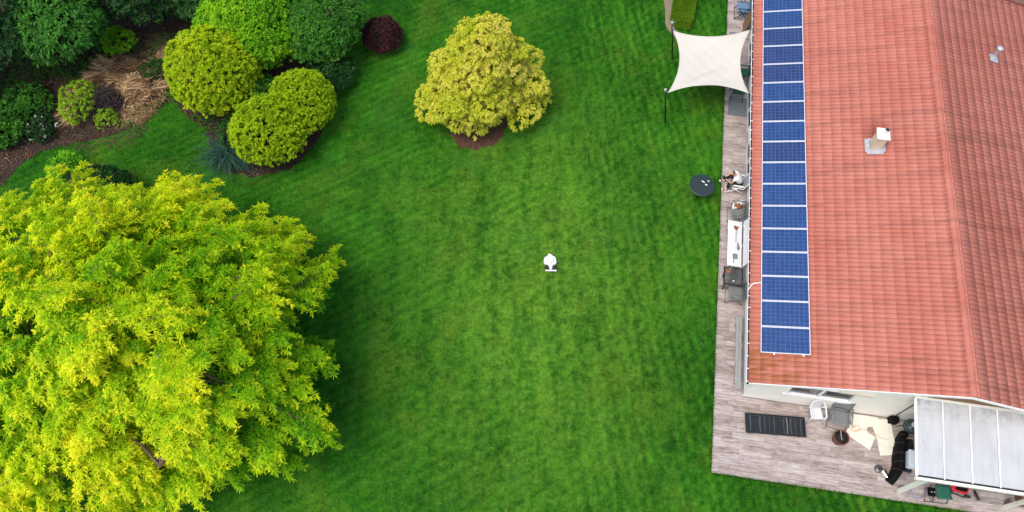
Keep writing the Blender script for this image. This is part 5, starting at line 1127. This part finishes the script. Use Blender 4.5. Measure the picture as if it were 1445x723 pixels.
# blue green grass clump
e = empty('grass_clump', (-12.5, 19.25, 0), 0, 'arching blue green ornamental grass clump at the lawn edge', 'grass'); n_ = 420
az = rng.uniform(0, 6.28, n_); ln = rng.uniform(.8, 1.75, n_); el = rng.uniform(.45, 1.35, n_); W = rng.uniform(.016, .030, n_); tn = np.clip(rng.normal(.5, .22, n_), 0, 1)
v, lp, st, tt = [], [], [], []
for k in range(n_):
    o2 = np.array([math.cos(az[k]), math.sin(az[k])]); sd_ = np.array([-o2[1], o2[0]]); b0 = rng.normal(0, .10, 2); base_i = len(v)
    for q in range(5):
        t = q / 4; out = ln[k] * math.cos(el[k]) * t + .35 * ln[k] * t * t * (1 - .3 * math.cos(el[k])); z = ln[k] * math.sin(el[k]) * (t - .62 * t * t) * 1.15
        c = b0 + o2 * out; ww = W[k] * (1 - .85 * t)
        v += [(c[0] + sd_[0] * ww, c[1] + sd_[1] * ww, max(z, .02)), (c[0] - sd_[0] * ww, c[1] - sd_[1] * ww, max(z, .02))]; tt += [tn[k] + .1 * t] * 2
    for q in range(4): st.append(len(lp)); lp += [base_i + 2*q, base_i + 2*q + 1, base_i + 2*q + 3, base_i + 2*q + 2]
raw_mesh('blades', np.array(v), np.array(lp), np.array(st), np.array(tt), BLUEGR, e)
MB().lathe([(.16, 0), (.12, .12), (.001, .16)], seg=12).build('crown_base', MT['soil'], e, smooth=True)
# clipped low hedge
e = empty('clipped_hedge', (8.2, 28.8, 0), 0, 'low clipped yellow green hedge beside the trodden strip', 'hedge')
hp2 = [(7.88, 31), (7.86, 28.8), (7.62, 27.55), (7.80, 27.05), (8.45, 26.95), (8.62, 27.4), (8.88, 28.7), (8.92, 31)]
hp2 = [(x - 8.2, y - 28.8) for x, y in hp2]; MB().prism(hp2, 0.0, .36, .93).build('inner_wood', MT['darktwig'], e)
q = rng.uniform((-.7, -1.95), (.8, 2.2), (9000, 2)); q = q[inpoly(q, hp2)]; C = np.column_stack([q, rng.normal(.40, .02, len(q))]); A = unit(rng.normal(0, .3, C.shape) + np.array([[0, 0, 1.0]]))
sd2 = []
for k in range(len(hp2)):
    a_, b_ = np.array(hp2[k]), np.array(hp2[(k + 1) % len(hp2)]); m_ = int(np.linalg.norm(b_ - a_) * 300); t = rng.random((m_, 1)); nn = np.array([b_[1] - a_[1], -(b_[0] - a_[0])]); nn = nn / np.linalg.norm(nn)
    if nn @ (a_ + b_) < 0: nn = -nn
    sd2.append((np.column_stack([a_ + (b_ - a_) * t, rng.uniform(.05, .4, m_)]), np.tile(np.append(nn, .4), (m_, 1))))
C = np.concatenate([C] + [x[0] for x in sd2]); A = np.concatenate([A, unit(np.concatenate([x[1] for x in sd2]))])
i, B, D, N = tufts(C, A, 4, .4, 1.3); n_ = len(B)
rhombs('foliage', B, D, N, rng.uniform(.04, .07, n_), rng.uniform(.025, .04, n_), np.clip(.5 + .25 * pnoise(C, 2.2, 77)[i] + rng.normal(0, .14, n_), 0, 1), HEDGE, e)

# ------------------------------------------------------------------ grass blades over the lawn
NBL = 420000
p = np.column_stack([rng.uniform(-26, 11, NBL), rng.uniform(2.5, 30, NBL)])
deckp = [hw(DW, DS), hw(DE, DS), hw(DE, 30), hw(DW, 30)]; deckp = [(x, y) for x, y, _ in deckp]
p = p[~inpoly(p, BEDS) & ~inpoly(p, MULCH) & ~inpoly(p, deckp) & ~inpoly(p, SOILS)]
p2 = np.column_stack([rng.uniform(8, 18, 26000), rng.uniform(2.5, 6.6, 26000)]); p2 = p2[~inpoly(p2, deckp)]; p = np.concatenate([p, p2])
fr = []
for k in range(9000):
    t = rng.uniform(DS, 21); fr.append(hw(DW - abs(rng.normal(0, .035)) + .012, t)[:2])
for k in range(5000):
    t = rng.uniform(DW, DE); fr.append(hw(t, DS - abs(rng.normal(0, .035)) + .012)[:2])
p = np.concatenate([p, np.array(fr)]); n_ = len(p)
az = rng.uniform(0, 6.28, n_); h = rng.uniform(.025, .06, n_); w_ = rng.uniform(.008, .018, n_); lean = rng.uniform(.0, .05, (n_, 1)); nf = len(fr); h[-nf:] *= 1.6; lean[-nf:] *= 1.8
o2 = np.column_stack([np.cos(az), np.sin(az)]); a2 = az + 1.57 + rng.normal(0, .6, n_); s2 = np.column_stack([np.cos(a2), np.sin(a2)])
z0 = np.zeros((n_, 1))
v = np.stack([np.hstack([p - s2 * w_[:, None], z0]), np.hstack([p + s2 * w_[:, None], z0]), np.hstack([p + o2 * lean, h[:, None]])], 1).reshape(-1, 3)
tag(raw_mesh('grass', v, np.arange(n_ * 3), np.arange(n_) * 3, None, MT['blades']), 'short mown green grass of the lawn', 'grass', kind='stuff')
# pale fallen petals and tiny leaves on the lawn
p = np.column_stack([rng.uniform(-22, 9, 420), rng.uniform(4, 28, 420)]); p = p[~inpoly(p, BEDS) & ~inpoly(p, MULCH)]; n_ = len(p); az = rng.uniform(0, 6.28, n_)
D = unit(np.column_stack([np.cos(az), np.sin(az), rng.normal(0, .1, n_)])); N = np.tile([[0, 0, 1.0]], (n_, 1))
tag(rhombs('fallen_leaves', np.column_stack([p, np.full(n_, .055)]), D, N, rng.uniform(.03, .06, n_), rng.uniform(.02, .04, n_), np.clip(rng.normal(.8, .2, n_), 0, 1), LITTER, None), 'tiny pale fallen leaves scattered over the lawn', 'leaves', kind='stuff')
